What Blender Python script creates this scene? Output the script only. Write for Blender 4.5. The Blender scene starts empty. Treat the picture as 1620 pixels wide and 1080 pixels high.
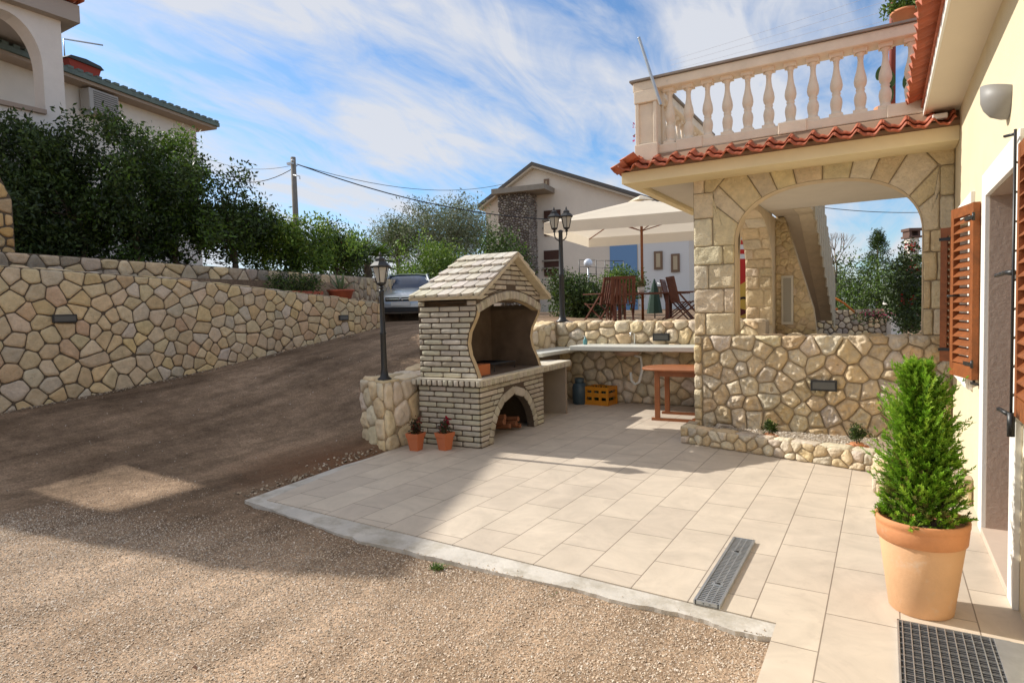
import bpy, math, random
import numpy as np
from mathutils import Vector, Matrix, noise
sc = bpy.context.scene
rad = math.radians

# ------------------------------------------------------------------ camera, sky, sun
CAMR = np.array([[0.8578, 0.0042, -0.5139], [0.5138, -0.0570, 0.8560], [-0.0257, -0.9984, -0.0510]])
u_, s_, v_ = np.linalg.svd(CAMR); CAMR = u_ @ v_
CAMP = np.array([0, 0, 1.6]); FPX = 980.23
cd = bpy.data.cameras.new('camera'); cam = bpy.data.objects.new('camera', cd)
sc.collection.objects.link(cam); sc.camera = cam
cd.sensor_width = 36; cd.lens = FPX / 1620 * 36; cd.clip_end = 3000; cd.clip_start = .05
M4 = Matrix.Identity(4)
for i in range(3):
    M4[i][0] = CAMR[i, 0]; M4[i][1] = -CAMR[i, 1]; M4[i][2] = -CAMR[i, 2]; M4[i][3] = CAMP[i]
cam.matrix_world = M4

SUN = Vector((-1, -0.06, 0.73)).normalized()      # towards the sun
sun_el = math.asin(SUN.z); sun_az = math.atan2(SUN.x, SUN.y)
w = bpy.data.worlds.new("World"); sc.world = w; w.use_nodes = True
nt = w.node_tree; nt.nodes.clear()
def N(nt, t, **k):
    n = nt.nodes.new(t)
    for a, b in k.items():
        if a == 'inp':
            for i, v in b.items(): n.inputs[i].default_value = v
        else: setattr(n, a, b)
    return n
wo = N(nt, 'ShaderNodeOutputWorld'); bg = N(nt, 'ShaderNodeBackground'); bg.inputs[1].default_value = .132
sky = N(nt, 'ShaderNodeTexSky', sky_type='NISHITA', sun_disc=False, sun_elevation=sun_el, sun_rotation=sun_az)
sky.air_density = 1.0; sky.dust_density = .6; sky.ozone_density = 2.0
tc = N(nt, 'ShaderNodeTexCoord'); sep = N(nt, 'ShaderNodeSeparateXYZ')
nt.links.new(tc.outputs['Generated'], sep.inputs[0])
ad = N(nt, 'ShaderNodeMath', operation='ADD', inp={1: .22}); mx = N(nt, 'ShaderNodeMath', operation='MAXIMUM', inp={1: .04})
nt.links.new(sep.outputs[2], mx.inputs[0]); nt.links.new(mx.outputs[0], ad.inputs[0])
dv = N(nt, 'ShaderNodeVectorMath', operation='DIVIDE'); cmb = N(nt, 'ShaderNodeCombineXYZ')
for i in range(3): nt.links.new(ad.outputs[0], cmb.inputs[i])
nt.links.new(tc.outputs['Generated'], dv.inputs[0]); nt.links.new(cmb.outputs[0], dv.inputs[1])
mp = N(nt, 'ShaderNodeMapping'); mp.inputs['Rotation'].default_value = (0, 0, rad(52)); mp.inputs['Scale'].default_value = (1.35, .50, .3)
mp.inputs['Location'].default_value = (1.3, .35, 0)
nt.links.new(dv.outputs[0], mp.inputs[0])
n1 = N(nt, 'ShaderNodeTexNoise', inp={'Scale': 1.7, 'Detail': 7, 'Roughness': .55, 'Distortion': .45})
n2 = N(nt, 'ShaderNodeTexNoise', inp={'Scale': 5.0, 'Detail': 9, 'Roughness': .62, 'Distortion': 1.0})
for n in (n1, n2): nt.links.new(mp.outputs[0], n.inputs['Vector'])
m1 = N(nt, 'ShaderNodeMath', operation='MULTIPLY', inp={1: .40}); nt.links.new(n2.outputs['Fac'], m1.inputs[0])
a1 = N(nt, 'ShaderNodeMath', operation='ADD'); nt.links.new(n1.outputs['Fac'], a1.inputs[0]); nt.links.new(m1.outputs[0], a1.inputs[1])
cr = N(nt, 'ShaderNodeValToRGB'); cr.color_ramp.elements[0].position = .545; cr.color_ramp.elements[1].position = .76
cr.color_ramp.elements[0].color = (0, 0, 0, 1); cr.color_ramp.elements[1].color = (.92, .92, .92, 1)
nt.links.new(a1.outputs[0], cr.inputs[0])
hs = N(nt, 'ShaderNodeMixRGB', blend_type='MULTIPLY', inp={0: 1.0, 2: (.66, .85, 1.0, 1)}); nt.links.new(sky.outputs[0], hs.inputs[1])
mix = N(nt, 'ShaderNodeMixRGB', inp={2: (4.5, 4.6, 4.9, 1)})
nt.links.new(cr.outputs[0], mix.inputs[0]); nt.links.new(hs.outputs[0], mix.inputs[1])
nt.links.new(mix.outputs[0], bg.inputs[0]); nt.links.new(bg.outputs[0], wo.inputs[0])

sl = bpy.data.lights.new('sun', 'SUN'); sl.energy = 4.2; sl.angle = rad(.5); sl.color = (1, .95, .87)
so = bpy.data.objects.new('sun', sl); sc.collection.objects.link(so)
so.rotation_euler = (-SUN).to_track_quat('-Z', 'Y').to_euler()
sc.view_settings.view_transform = 'Standard'; sc.view_settings.look = 'None'; sc.view_settings.gamma = 1
sc.view_settings.exposure = .34

# ------------------------------------------------------------------ helpers
def at(px, py, D):
    d = CAMR @ np.array([px - 810, py - 540, FPX]); return Vector(CAMP + d * D / FPX)
def ong(px, D, z):
    p = at(px, 500, D); return Vector((p.x, p.y, z))
MATS = {}
def mat(name, col, rough=.8, metal=0, bump=None, var=0, varscale=4, attr=False, spec=.5, trans=0, dirt=None, alpha=1, coat=0):
    if name in MATS: return MATS[name]
    m = bpy.data.materials.new(name); m.use_nodes = True; t = m.node_tree; b = t.nodes['Principled BSDF']
    b.inputs['Roughness'].default_value = rough; b.inputs['Metallic'].default_value = metal
    b.inputs['Specular IOR Level'].default_value = spec; b.inputs['Coat Weight'].default_value = coat
    b.inputs['Alpha'].default_value = alpha
    tcn = N(t, 'ShaderNodeTexCoord')
    if attr:
        c = N(t, 'ShaderNodeAttribute', attribute_name='Col').outputs['Color']
    else:
        r = N(t, 'ShaderNodeRGB'); r.outputs[0].default_value = (*col, 1); c = r.outputs[0]
    if var:
        nn = N(t, 'ShaderNodeTexNoise', inp={'Scale': varscale, 'Detail': 6, 'Roughness': .65}); t.links.new(tcn.outputs['Object'], nn.inputs['Vector'])
        mr = N(t, 'ShaderNodeMapRange', inp={1: .25, 2: .75, 3: 1 - var, 4: 1 + var}); t.links.new(nn.outputs['Fac'], mr.inputs[0])
        mm = N(t, 'ShaderNodeVectorMath', operation='SCALE'); t.links.new(c, mm.inputs[0]); t.links.new(mr.outputs[0], mm.inputs['Scale']); c = mm.outputs[0]
    if dirt:
        dcol, dscale, dlo, dhi = dirt
        nn = N(t, 'ShaderNodeTexNoise', inp={'Scale': dscale, 'Detail': 8, 'Roughness': .7}); t.links.new(tcn.outputs['Object'], nn.inputs['Vector'])
        mr = N(t, 'ShaderNodeMapRange', inp={1: dlo, 2: dhi}); t.links.new(nn.outputs['Fac'], mr.inputs[0])
        mm = N(t, 'ShaderNodeMixRGB', inp={2: (*dcol, 1)}); t.links.new(mr.outputs[0], mm.inputs[0]); t.links.new(c, mm.inputs[1]); c = mm.outputs[0]
    t.links.new(c, b.inputs['Base Color'])
    if bump:
        bs, bd = bump
        nn = N(t, 'ShaderNodeTexNoise', inp={'Scale': bs, 'Detail': 7, 'Roughness': .65}); t.links.new(tcn.outputs['Object'], nn.inputs['Vector'])
        bp = N(t, 'ShaderNodeBump', inp={'Distance': bd, 'Strength': 1}); t.links.new(nn.outputs['Fac'], bp.inputs['Height']); t.links.new(bp.outputs[0], b.inputs['Normal'])
    if trans:
        tr = N(t, 'ShaderNodeBsdfTranslucent'); t.links.new(c, tr.inputs[0]); ms = N(t, 'ShaderNodeMixShader', inp={0: trans})
        o = t.nodes['Material Output']; t.links.new(b.outputs[0], ms.inputs[1]); t.links.new(tr.outputs[0], ms.inputs[2]); t.links.new(ms.outputs[0], o.inputs[0])
    MATS[name] = m; return m

def tag(o, label=None, cat=None, group=None, kind=None):
    if label: o['label'] = label
    if cat: o['category'] = cat
    if group: o['group'] = group
    if kind: o['kind'] = kind
    return o
def empty(name, loc=(0, 0, 0), rz=0, label=None, cat=None, group=None):
    o = bpy.data.objects.new(name, None); sc.collection.objects.link(o)
    o.location = loc; o.rotation_euler = (0, 0, rz); o.empty_display_size = .1
    return tag(o, label, cat, group)
def copy_tree(o, parent=None):
    c = o.copy(); sc.collection.objects.link(c)
    if parent: c.parent = parent
    for ch in list(o.children): copy_tree(ch, c)
    return c

class MB:
    def __init__(s): s.v = []; s.f = []; s.c = []; s.m = []; s.sm = []
    def add(s, vs, fs, col=(1, 1, 1), mi=0, sm=False):
        o = len(s.v); s.v.extend([tuple(v) for v in vs])
        for f in fs: s.f.append(tuple(i + o for i in f)); s.c.append(col); s.m.append(mi); s.sm.append(sm)
    def box(s, a, b, col=(1, 1, 1), mi=0, fn=None):
        x0, y0, z0 = a; x1, y1, z1 = b
        vs = [(x, y, z) for z in (z0, z1) for x, y in ((x0, y0), (x1, y0), (x1, y1), (x0, y1))]
        if fn: vs = [fn(*v) for v in vs]
        s.add(vs, [(3, 2, 1, 0), (4, 5, 6, 7), (0, 1, 5, 4), (1, 2, 6, 5), (2, 3, 7, 6), (3, 0, 4, 7)], col, mi)
    def tube(s, pts, r, n=8, col=(1, 1, 1), mi=0, sm=True, cap=True):
        pts = [Vector(p) for p in pts]; rs = r if isinstance(r, (list, tuple)) else [r] * len(pts)
        vs = []; fs = []; ref = None
        for i, p in enumerate(pts):
            d = (pts[min(i + 1, len(pts) - 1)] - pts[max(i - 1, 0)]).normalized()
            if ref is None: ref = Vector((0, 0, 1)) if abs(d.z) < .9 else Vector((1, 0, 0))
            a = d.cross(ref).normalized(); b = d.cross(a).normalized(); ref = -b if False else ref
            if abs(d.dot(ref)) > .98: ref = Vector((0, 1, 0)); a = d.cross(ref).normalized(); b = d.cross(a).normalized()
            for k in range(n):
                t = 2 * math.pi * k / n; vs.append(p + (a * math.cos(t) + b * math.sin(t)) * rs[i])
        for i in range(len(pts) - 1):
            for k in range(n): fs.append((i * n + k, i * n + (k + 1) % n, (i + 1) * n + (k + 1) % n, (i + 1) * n + k))
        if cap: fs.append(tuple(range(n - 1, -1, -1))); fs.append(tuple((len(pts) - 1) * n + k for k in range(n)))
        s.add(vs, fs, col, mi, sm)
    def lathe(s, prof, n=24, c=(0, 0, 0), col=(1, 1, 1), mi=0, sm=True, sq=0):
        vs = []; fs = []
        for r, z in prof:
            for k in range(n):
                t = 2 * math.pi * k / n; vs.append((c[0] + r * math.cos(t), c[1] + r * math.sin(t), c[2] + z))
        for i in range(len(prof) - 1):
            for k in range(n): fs.append((i * n + k, i * n + (k + 1) % n, (i + 1) * n + (k + 1) % n, (i + 1) * n + k))
        if prof[0][0] > 1e-4: fs.append(tuple(range(n - 1, -1, -1)))
        if prof[-1][0] > 1e-4: fs.append(tuple((len(prof) - 1) * n + k for k in range(n)))
        s.add(vs, fs, col, mi, sm)
    def prism(s, poly, fn, w0, w1, col=(1, 1, 1), mi=0):
        n = len(poly); vs = [fn(u, v, w0) for u, v in poly] + [fn(u, v, w1) for u, v in poly]
        fs = [tuple(range(n - 1, -1, -1)), tuple(range(n, 2 * n))] + [(i, (i + 1) % n, n + (i + 1) % n, n + i) for i in range(n)]
        s.add(vs, fs, col, mi)
    def build(s, name, mats, parent=None, recalc=True, bevel=0):
        me = bpy.data.meshes.new(name); me.from_pydata(s.v, [], s.f)
        if not isinstance(mats, (list, tuple)): mats = [mats]
        for m in mats: me.materials.append(m)
        me.polygons.foreach_set('material_index', s.m); me.polygons.foreach_set('use_smooth', s.sm)
        if recalc:
            import bmesh
            ca0 = me.attributes.new('Col', 'FLOAT_COLOR', 'CORNER')
            arr = []
            for p, c in zip(me.polygons, s.c): arr.extend([c[0], c[1], c[2], 1.0] * p.loop_total)
            ca0.data.foreach_set('color', arr)
            bm = bmesh.new(); bm.from_mesh(me); bmesh.ops.recalc_face_normals(bm, faces=bm.faces); bm.to_mesh(me); bm.free()
        o = bpy.data.objects.new(name, me); sc.collection.objects.link(o)
        if parent: o.parent = parent
        if bevel:
            b = o.modifiers.new('bevel', 'BEVEL'); b.width = bevel; b.segments = 2; b.limit_method = 'ANGLE'
        return o

# -- polygon tools for stonework
def clip(poly, px, py, nx, ny):       # keep (p-P).n <= 0
    out = []; n = len(poly)
    for i in range(n):
        a = poly[i]; b = poly[(i + 1) % n]
        da = (a[0] - px) * nx + (a[1] - py) * ny; db = (b[0] - px) * nx + (b[1] - py) * ny
        if da <= 0: out.append(a)
        if da * db < 0:
            t = da / (da - db); out.append((a[0] + (b[0] - a[0]) * t, a[1] + (b[1] - a[1]) * t))
    return out
def area_c(p):
    A = cx = cy = 0
    for i in range(len(p)):
        x0, y0 = p[i]; x1, y1 = p[(i + 1) % len(p)]; k = x0 * y1 - x1 * y0; A += k; cx += (x0 + x1) * k; cy += (y0 + y1) * k
    if abs(A) < 1e-9: return 0, p[0]
    return A / 2, (cx / 3 / A, cy / 3 / A)
def inset(p, g):
    A, c = area_c(p)
    if A < 0: p = p[::-1]
    out = list(p); n = len(p)
    for i in range(n):
        a = p[i]; b = p[(i + 1) % n]; dx, dy = b[0] - a[0], b[1] - a[1]; L = math.hypot(dx, dy)
        if L < 1e-6: continue
        nx, ny = dy / L, -dx / L; out = clip(out, a[0] - nx * g, a[1] - ny * g, nx, ny)
        if len(out) < 3: return None
    return out
def inset_nc(p, g):                    # gentle concave outlines: move vertices along their normals
    A, c = area_c(p)
    if A < 0: p = p[::-1]
    n = len(p); out = []
    for i in range(n):
        a = p[i - 1]; b = p[i]; c2 = p[(i + 1) % n]
        d1 = Vector((b[0] - a[0], b[1] - a[1])).normalized(); d2 = Vector((c2[0] - b[0], c2[1] - b[1])).normalized()
        n1 = Vector((-d1.y, d1.x)); n2 = Vector((-d2.y, d2.x)); nn = (n1 + n2)
        if nn.length < 1e-6: nn = n1
        nn.normalize(); k = g / max(.4, nn.dot(n1)); out.append((b[0] + nn.x * k, b[1] + nn.y * k))
    return out
def chaikin(p, k=.22):
    out = []
    for i in range(len(p)):
        a = p[i]; b = p[(i + 1) % len(p)]
        out.append((a[0] + (b[0] - a[0]) * k, a[1] + (b[1] - a[1]) * k)); out.append((a[0] + (b[0] - a[0]) * (1 - k), a[1] + (b[1] - a[1]) * (1 - k)))
    return out
def subdiv(p, L):
    out = []
    for i in range(len(p)):
        a = p[i]; b = p[(i + 1) % len(p)]; k = max(1, int(math.ceil(math.hypot(b[0] - a[0], b[1] - a[1]) / L)))
        for j in range(k): out.append((a[0] + (b[0] - a[0]) * j / k, a[1] + (b[1] - a[1]) * j / k))
    return out
def dedupe(p, e=.008):
    out = []
    for q in p:
        if not out or math.hypot(q[0] - out[-1][0], q[1] - out[-1][1]) > e: out.append(q)
    while len(out) > 3 and math.hypot(out[0][0] - out[-1][0], out[0][1] - out[-1][1]) < e: out.pop()
    return out
def stone(mb, poly, fn, depth, col, gap=.01, bev=.02, rough=.006, rnd=.22, seg=.08, mi=1, flat=False, concave=False, rings=(.72, .42), tilt=.15, rng=random):
    p = inset_nc(poly, gap) if concave else inset(dedupe(poly), gap)
    if not p: return
    p = dedupe(p)
    if len(p) < 3: return
    if rnd: p = chaikin(p, min(.24, rnd * rng.uniform(.5, 1.7)))
    p = subdiv(p, seg); A, c = area_c(p); A = abs(A)
    if rough > .005 and A > .003: k_ = rng.uniform(0, 50); p = [(u + .007 * noise.noise(Vector((u * 14, v * 14, k_))), v + .007 * noise.noise(Vector((u * 14, v * 14, k_ + 9)))) for u, v in p]
    if A < 1e-4: return
    r = math.sqrt(A / math.pi); n = len(p); tx, ty = rng.uniform(-tilt, tilt), rng.uniform(-tilt, tilt); so = rng.uniform(0, 100)
    def jit(u, v): return noise.noise(Vector((u * 9 + so, v * 9, so))) * rough * 1.6 + noise.noise(Vector((u * 28 + so, v * 28, so))) * rough
    vs = [fn(u, v, -.012) for u, v in p]
    dd = depth * rng.uniform(.8, 1.15)
    vs += [fn(u, v, dd * .55) for u, v in p]
    s1 = max(.5, 1 - bev / r); levels = [s1] + [s1 * k for k in rings]
    for j, s in enumerate(levels):
        for u, v in p:
            uu = c[0] + (u - c[0]) * s; vv = c[1] + (v - c[1]) * s
            w = dd + (tx * (uu - c[0]) + ty * (vv - c[1])) * .5 + (jit(uu, vv) if (j or rough > .008) else jit(uu, vv) * .5)
            vs.append(fn(uu, vv, w))
    vs.append(fn(c[0], c[1], dd + jit(*c)))
    fs = []; R = 2 + len(levels)
    for k in range(R - 1):
        for i in range(n): fs.append((k * n + i, k * n + (i + 1) % n, (k + 1) * n + (i + 1) % n, (k + 1) * n + i))
    for i in range(n): fs.append(((R - 1) * n + i, (R - 1) * n + (i + 1) % n, R * n))
    mb.add(vs, fs, col, mi, not flat)
def voronoi(poly, size, rng, relax=1, jit=1.0, var=.35):
    big = rng.random() 
    xs = [p[0] for p in poly]; ys = [p[1] for p in poly]
    def inside(x, y):
        s = None
        for i in range(len(poly)):
            a = poly[i]; b = poly[(i + 1) % len(poly)]; k = (b[0] - a[0]) * (y - a[1]) - (b[1] - a[1]) * (x - a[0])
            if s is None: s = k > 0
            elif (k > 0) != s: return False
        return True
    seeds = []; tries = 0; target = abs(area_c(poly)[0]) / (size * size)
    while tries < 60 * target + 200:
        tries += 1; x = rng.uniform(min(xs), max(xs)); y = rng.uniform(min(ys), max(ys))
        if not inside(x, y): continue
        d = size * (rng.uniform(1 - var, 1 + var) if var < .45 else rng.choice((.55, .8, 1.0, 1.25, 1.35))) * .86
        if all((x - a) ** 2 + ((y - b) * 1.15) ** 2 > (d) ** 2 for a, b in seeds): seeds.append((x, y))
    cells = []
    for it in range(relax + 1):
        S = np.array(seeds); cells = []
        for i, (x, y) in enumerate(seeds):
            c = list(poly); d = (S[:, 0] - x) ** 2 + (S[:, 1] - y) ** 2
            for j in np.argsort(d)[1:26]:
                qx, qy = S[j]; dx, dy = qx - x, qy - y; L = math.hypot(dx, dy); c = clip(c, (x + qx) / 2, (y + qy) / 2, dx / L, dy / L)
                if len(c) < 3: break
            cells.append(c)
        if it < relax: seeds = [(lambda A, q: ((q[0] + s[0]) / 2, (q[1] + s[1]) / 2))(*area_c(c)) if len(c) > 2 else s for c, s in zip(cells, seeds)]
    return [c for c in cells if len(c) > 2]
def pick(cols, rng, v=.12):
    c = rng.choice(cols); k = rng.uniform(1 - v, 1 + v); return (c[0] * k, c[1] * k * rng.uniform(.97, 1.03), c[2] * k * rng.uniform(.94, 1.06))
OCHRE = [(.66, .50, .29), (.62, .47, .27), (.68, .54, .34), (.60, .46, .29), (.62, .43, .26), (.60, .50, .36), (.70, .51, .27), (.66, .51, .33), (.64, .50, .31)]
CREAM = [(.70, .57, .38), (.74, .62, .44), (.70, .54, .33), (.72, .61, .46), (.68, .58, .45), (.72, .55, .34), (.76, .66, .49), (.72, .58, .38)]
GREYS = [(.38, .31, .23), (.46, .37, .26), (.52, .42, .29), (.34, .28, .21), (.48, .39, .28)]
def rubble(mb, poly, fn, size, cols, seed, depth=.03, gap=.011, **k):
    rng = random.Random(seed)
    vk = {a: k.pop(a) for a in ('relax', 'var') if a in k}
    skip = k.pop('skip', None)
    cells = []
    for c in voronoi(poly, size, rng, **vk):
        A, q = area_c(c)
        if abs(A) > size * size * .75 and rng.random() < .33:
            t_ = rng.choice((0, math.pi / 2, rng.uniform(0, 3.14))); nx_, ny_ = math.cos(t_), math.sin(t_); o = rng.uniform(-.12, .12) * size
            for sg in (1, -1):
                h = clip(c, q[0] + nx_ * o, q[1] + ny_ * o, nx_ * sg, ny_ * sg)
                if len(h) > 2: cells.append(h)
        else: cells.append(c)
    for c in cells:
        if skip:
            q = area_c(c)[1]
            if skip[0] < q[0] < skip[2] and skip[1] < q[1] < skip[3]: continue
        stone(mb, c, fn, depth, pick(cols, rng), gap, rng=rng, **k)

STONE = mat('rubble_stone', (1, 1, 1), .9, attr=True, var=.20, varscale=9, bump=(26, .022), spec=.25, dirt=((.30, .22, .13), 5, .60, .95))
ROUGH = mat('rough_hewn_stone', (1, 1, 1), .85, attr=True, var=.18, varscale=12, bump=(40, .026), spec=.3, dirt=((.45, .33, .19), 7, .60, .95))
MORTAR_D = mat('dark_mortar', (.12, .09, .06), .95, var=.2, varscale=20, bump=(80, .004))
MORTAR_L = mat('sandy_mortar', (.42, .33, .22), .95, var=.2, varscale=15, bump=(80, .004))
BRICK = mat('pale_brick', (1, 1, 1), .85, attr=True, var=.16, varscale=14, bump=(60, .005), spec=.3, dirt=((.24, .18, .12), 2.6, .56, .84))
MORTAR_B = mat('brown_brick_joint', (.09, .065, .045), .95, var=.2, varscale=30)
PLASTER = mat('cream_plaster', (.74, .64, .44), .9, var=.05, varscale=2, bump=(70, .004), spec=.2, dirt=((.60, .50, .34), 1.6, .54, .85))
WHITEP = mat('white_plaster', (.80, .76, .70), .9, var=.05, varscale=1.5, bump=(40, .002), spec=.2)
GREYP = mat('weathered_white_render', (.78, .72, .64), .92, var=.10, varscale=.8, bump=(30, .003), spec=.2)
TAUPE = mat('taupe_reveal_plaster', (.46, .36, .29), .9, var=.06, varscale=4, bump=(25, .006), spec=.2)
SOFFIT = mat('beige_soffit_paint', (.70, .62, .50), .9, var=.03, varscale=2, spec=.2)
CASTST = mat('cast_stone_pinkish', (.76, .64, .50), .88, var=.10, varscale=5, bump=(50, .003), spec=.25, dirt=((.30, .26, .22), 3.0, .62, .80))
FASC = mat('yellow_plaster', (.80, .67, .41), .9, var=.06, varscale=2, bump=(50, .002), spec=.2)
CLAY = mat('red_clay_tile', (.44, .11, .045), .62, var=.28, varscale=7, bump=(40, .004), dirt=((.30, .12, .07), 8, .55, .75))
TERRA = mat('terracotta', (.62, .25, .11), .75, var=.10, varscale=6, bump=(50, .002))
BLACKI = mat('black_cast_iron', (.018, .018, .018), .42, var=.2, varscale=20, spec=.5)
STEEL = mat('galvanised_steel', (.50, .52, .53), .45, metal=.85, var=.15, varscale=12)
WOODO = mat('orange_stained_wood', (.25, .075, .018), .5, var=.34, varscale=14, bump=(40, .003), dirt=((.20, .07, .025), 18, .55, .8))
WOODR = mat('red_brown_wood', (.13, .04, .02), .55, var=.25, varscale=10, bump=(30, .002))
WOODT = mat('teak_table_wood', (.32, .11, .035), .5, var=.2, varscale=9)
DARKPL = mat('dark_brown_plaster', (.10, .075, .055), .95, var=.35, varscale=4)  # dark brown plaster for the wood store's back and ceiling
GLASSM = mat('dark_glass', (.03, .035, .04), .08, spec=.8)
LAMPG = mat('frosted_lamp_glass', (.62, .58, .50), .25, spec=.6, trans=.35)

# ------------------------------------------------------------------ ground
def interp(x, pts):
    if x <= pts[0][0]: return pts[0][1]
    for (a, b), (c, d) in zip(pts, pts[1:]):
        if x <= c: return b + (d - b) * (x - a) / (c - a)
    return pts[-1][1]
ZL = [(-3, -.05), (1, .05), (3.6, .36), (6.2, .60), (11, 1.24), (13, 1.36), (17, 1.39), (60, 1.45)]
ZR = [(-3, -.03), (4.0, -.028), (5.3, .02), (6.2, .16), (10, 1.20), (11, 1.25), (13, 1.27), (60, 1.3)]
def zg(x, y):
    if x < -11.15 and (y < 11 or x < -11.15 - (y - 11) * .47) and y < 34: z = 2.35
    elif x < -10.6 and y < 11.3: z = 1.80
    else:
        t = min(1, max(0, (x + 10.4) / 4.6)); t = t * t * (3 - 2 * t)
        z = interp(y, ZL) * (1 - t) + interp(y, ZR) * t
        if x > -1.95 and y > 9.85: z = .45
        if x > -5.25 and y < 9.85: z = -.06 if (x > -4.7 and y > 3.35) else min(z, -.028 + max(0, (-4.9 - x)) * .3)
    if y > 62: z -= min(12, (y - 62) * .03)
    return z
def zgd(x, y):
    z = zg(x, y)
    if x > -10.4: z += noise.noise(Vector((x * .9, y * .9, 0))) * .018 + noise.noise(Vector((x * 3.1, y * 3.1, 5))) * .006
    return z
def axis(a, b, s, far, gro):
    L = list(np.arange(a, b, s)); lo = a; hi = L[-1]; st = s
    while hi < far: st *= gro; hi += st; L.append(hi)
    st = s; 
    while lo > -far: st *= gro; lo -= st; L.insert(0, lo)
    return L
XS = axis(-11.6, 1.0, .1, 900, 1.25); YS = axis(-2.0, 14.5, .1, 900, 1.25)
V = [(x, y, zgd(x, y)) for y in YS for x in XS]; nx = len(XS)
F = [(j * nx + i, j * nx + i + 1, (j + 1) * nx + i + 1, (j + 1) * nx + i) for j in range(len(YS) - 1) for i in range(nx - 1)]
gm = bpy.data.materials.new('dirt_and_gravel'); gm.use_nodes = True; t = gm.node_tree; b = t.nodes['Principled BSDF']
tcn = N(t, 'ShaderNodeTexCoord'); L = t.links.new
nA = N(t, 'ShaderNodeTexNoise', inp={'Scale': .7, 'Detail': 8, 'Roughness': .6}); nB = N(t, 'ShaderNodeTexNoise', inp={'Scale': 5, 'Detail': 8, 'Roughness': .7})
vo = N(t, 'ShaderNodeTexVoronoi', inp={'Scale': 70}); vo2 = N(t, 'ShaderNodeTexVoronoi', inp={'Scale': 26}); nC = N(t, 'ShaderNodeTexNoise', inp={'Scale': 60, 'Detail': 6, 'Roughness': .7})
for q in (nA, nB, vo, vo2, nC): L(tcn.outputs['Object'], q.inputs['Vector'])
c1 = N(t, 'ShaderNodeValToRGB'); c1.color_ramp.elements[0].color = (.18, .13, .09, 1); c1.color_ramp.elements[1].color = (.33, .245, .175, 1)
c1.color_ramp.elements[0].position = .3; c1.color_ramp.elements[1].position = .7
L(nB.outputs['Fac'], c1.inputs[0])
c2 = N(t, 'ShaderNodeValToRGB'); c2.color_ramp.elements[0].color = (.55, .50, .45, 1); c2.color_ramp.elements[1].color = (1.15, 1.1, 1.05, 1); L(nA.outputs['Fac'], c2.inputs[0])
c2.color_ramp.elements[0].position = .3; c2.color_ramp.elements[1].position = .65
mu = N(t, 'ShaderNodeMixRGB', blend_type='MULTIPLY', inp={0: 1}); gz = N(t, 'ShaderNodeNewGeometry'); gs = N(t, 'ShaderNodeSeparateXYZ'); L(gz.outputs['Position'], gs.inputs[0]); gsum = N(t, 'ShaderNodeMath', operation='MULTIPLY_ADD', inp={1: -.25}); L(gs.outputs[0], gsum.inputs[0]); L(gs.outputs[1], gsum.inputs[2])
gn = N(t, 'ShaderNodeMath', operation='MULTIPLY_ADD', inp={1: 1.2}); L(nA.outputs['Fac'], gn.inputs[0]); L(gsum.outputs[0], gn.inputs[2]); gm_ = N(t, 'ShaderNodeMapRange', inp={1: 3.7, 2: 4.7, 3: 1, 4: 0}); L(gn.outputs[0], gm_.inputs[0])  # gravel edge follows the sun line: lit ground coloured paler, shaded drive darker
gmx = N(t, 'ShaderNodeMixRGB', inp={2: (.46, .355, .265, 1)}); L(gm_.outputs[0], gmx.inputs[0]); L(c1.outputs[0], gmx.inputs[1]); L(gmx.outputs[0], mu.inputs[1]); tm = N(t, 'ShaderNodeMapping'); tm.inputs['Scale'].default_value = (1.1, .16, .2); L(tcn.outputs['Object'], tm.inputs[0]); nT = N(t, 'ShaderNodeTexNoise', inp={'Scale': 2.2, 'Detail': 5, 'Roughness': .6}); L(tm.outputs[0], nT.inputs['Vector'])
cT = N(t, 'ShaderNodeMapRange', inp={1: .38, 2: .64, 3: .78, 4: 1.28}); L(nT.outputs['Fac'], cT.inputs[0]); sT = N(t, 'ShaderNodeVectorMath', operation='SCALE'); L(c2.outputs[0], sT.inputs[0]); L(cT.outputs[0], sT.inputs['Scale']); L(sT.outputs[0], mu.inputs[2])
peb = N(t, 'ShaderNodeMixRGB', blend_type='MULTIPLY', inp={0: .55}); L(mu.outputs[0], peb.inputs[1])
hv = N(t, 'ShaderNodeValToRGB'); hv.color_ramp.elements[0].color = (.5, .46, .42, 1); hv.color_ramp.elements[1].color = (1.5, 1.45, 1.35, 1)
sx = N(t, 'ShaderNodeSeparateColor'); L(vo.outputs['Color'], sx.inputs[0]); L(sx.outputs[0], hv.inputs[0]); L(hv.outputs[0], peb.inputs[2])
# reddish bare soil beside the patio corner
geo = N(t, 'ShaderNodeNewGeometry'); dd = N(t, 'ShaderNodeVectorMath', operation='DISTANCE', inp={1: (-5.15, 4.75, 0)}); L(geo.outputs['Position'], dd.inputs[0])
ds = N(t, 'ShaderNodeMath', operation='ADD'); L(dd.outputs['Value'], ds.inputs[0]); nm = N(t, 'ShaderNodeMath', operation='MULTIPLY', inp={1: -1.6}); L(nB.outputs['Fac'], nm.inputs[0]); L(nm.outputs[0], ds.inputs[1])
dr = N(t, 'ShaderNodeMapRange', inp={1: -.75, 2: .45, 3: .75, 4: 0}); L(ds.outputs[0], dr.inputs[0])
rm = N(t, 'ShaderNodeMixRGB', inp={2: (.15, .062, .026, 1)}); L(dr.outputs[0], rm.inputs[0]); L(peb.outputs[0], rm.inputs[1])
L(rm.outputs[0], b.inputs['Base Color']); b.inputs['Roughness'].default_value = .95; b.inputs['Specular IOR Level'].default_value = .15
hh = N(t, 'ShaderNodeMath', operation='MULTIPLY', inp={1: -.5}); L(vo.outputs['Distance'], hh.inputs[0])
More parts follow.
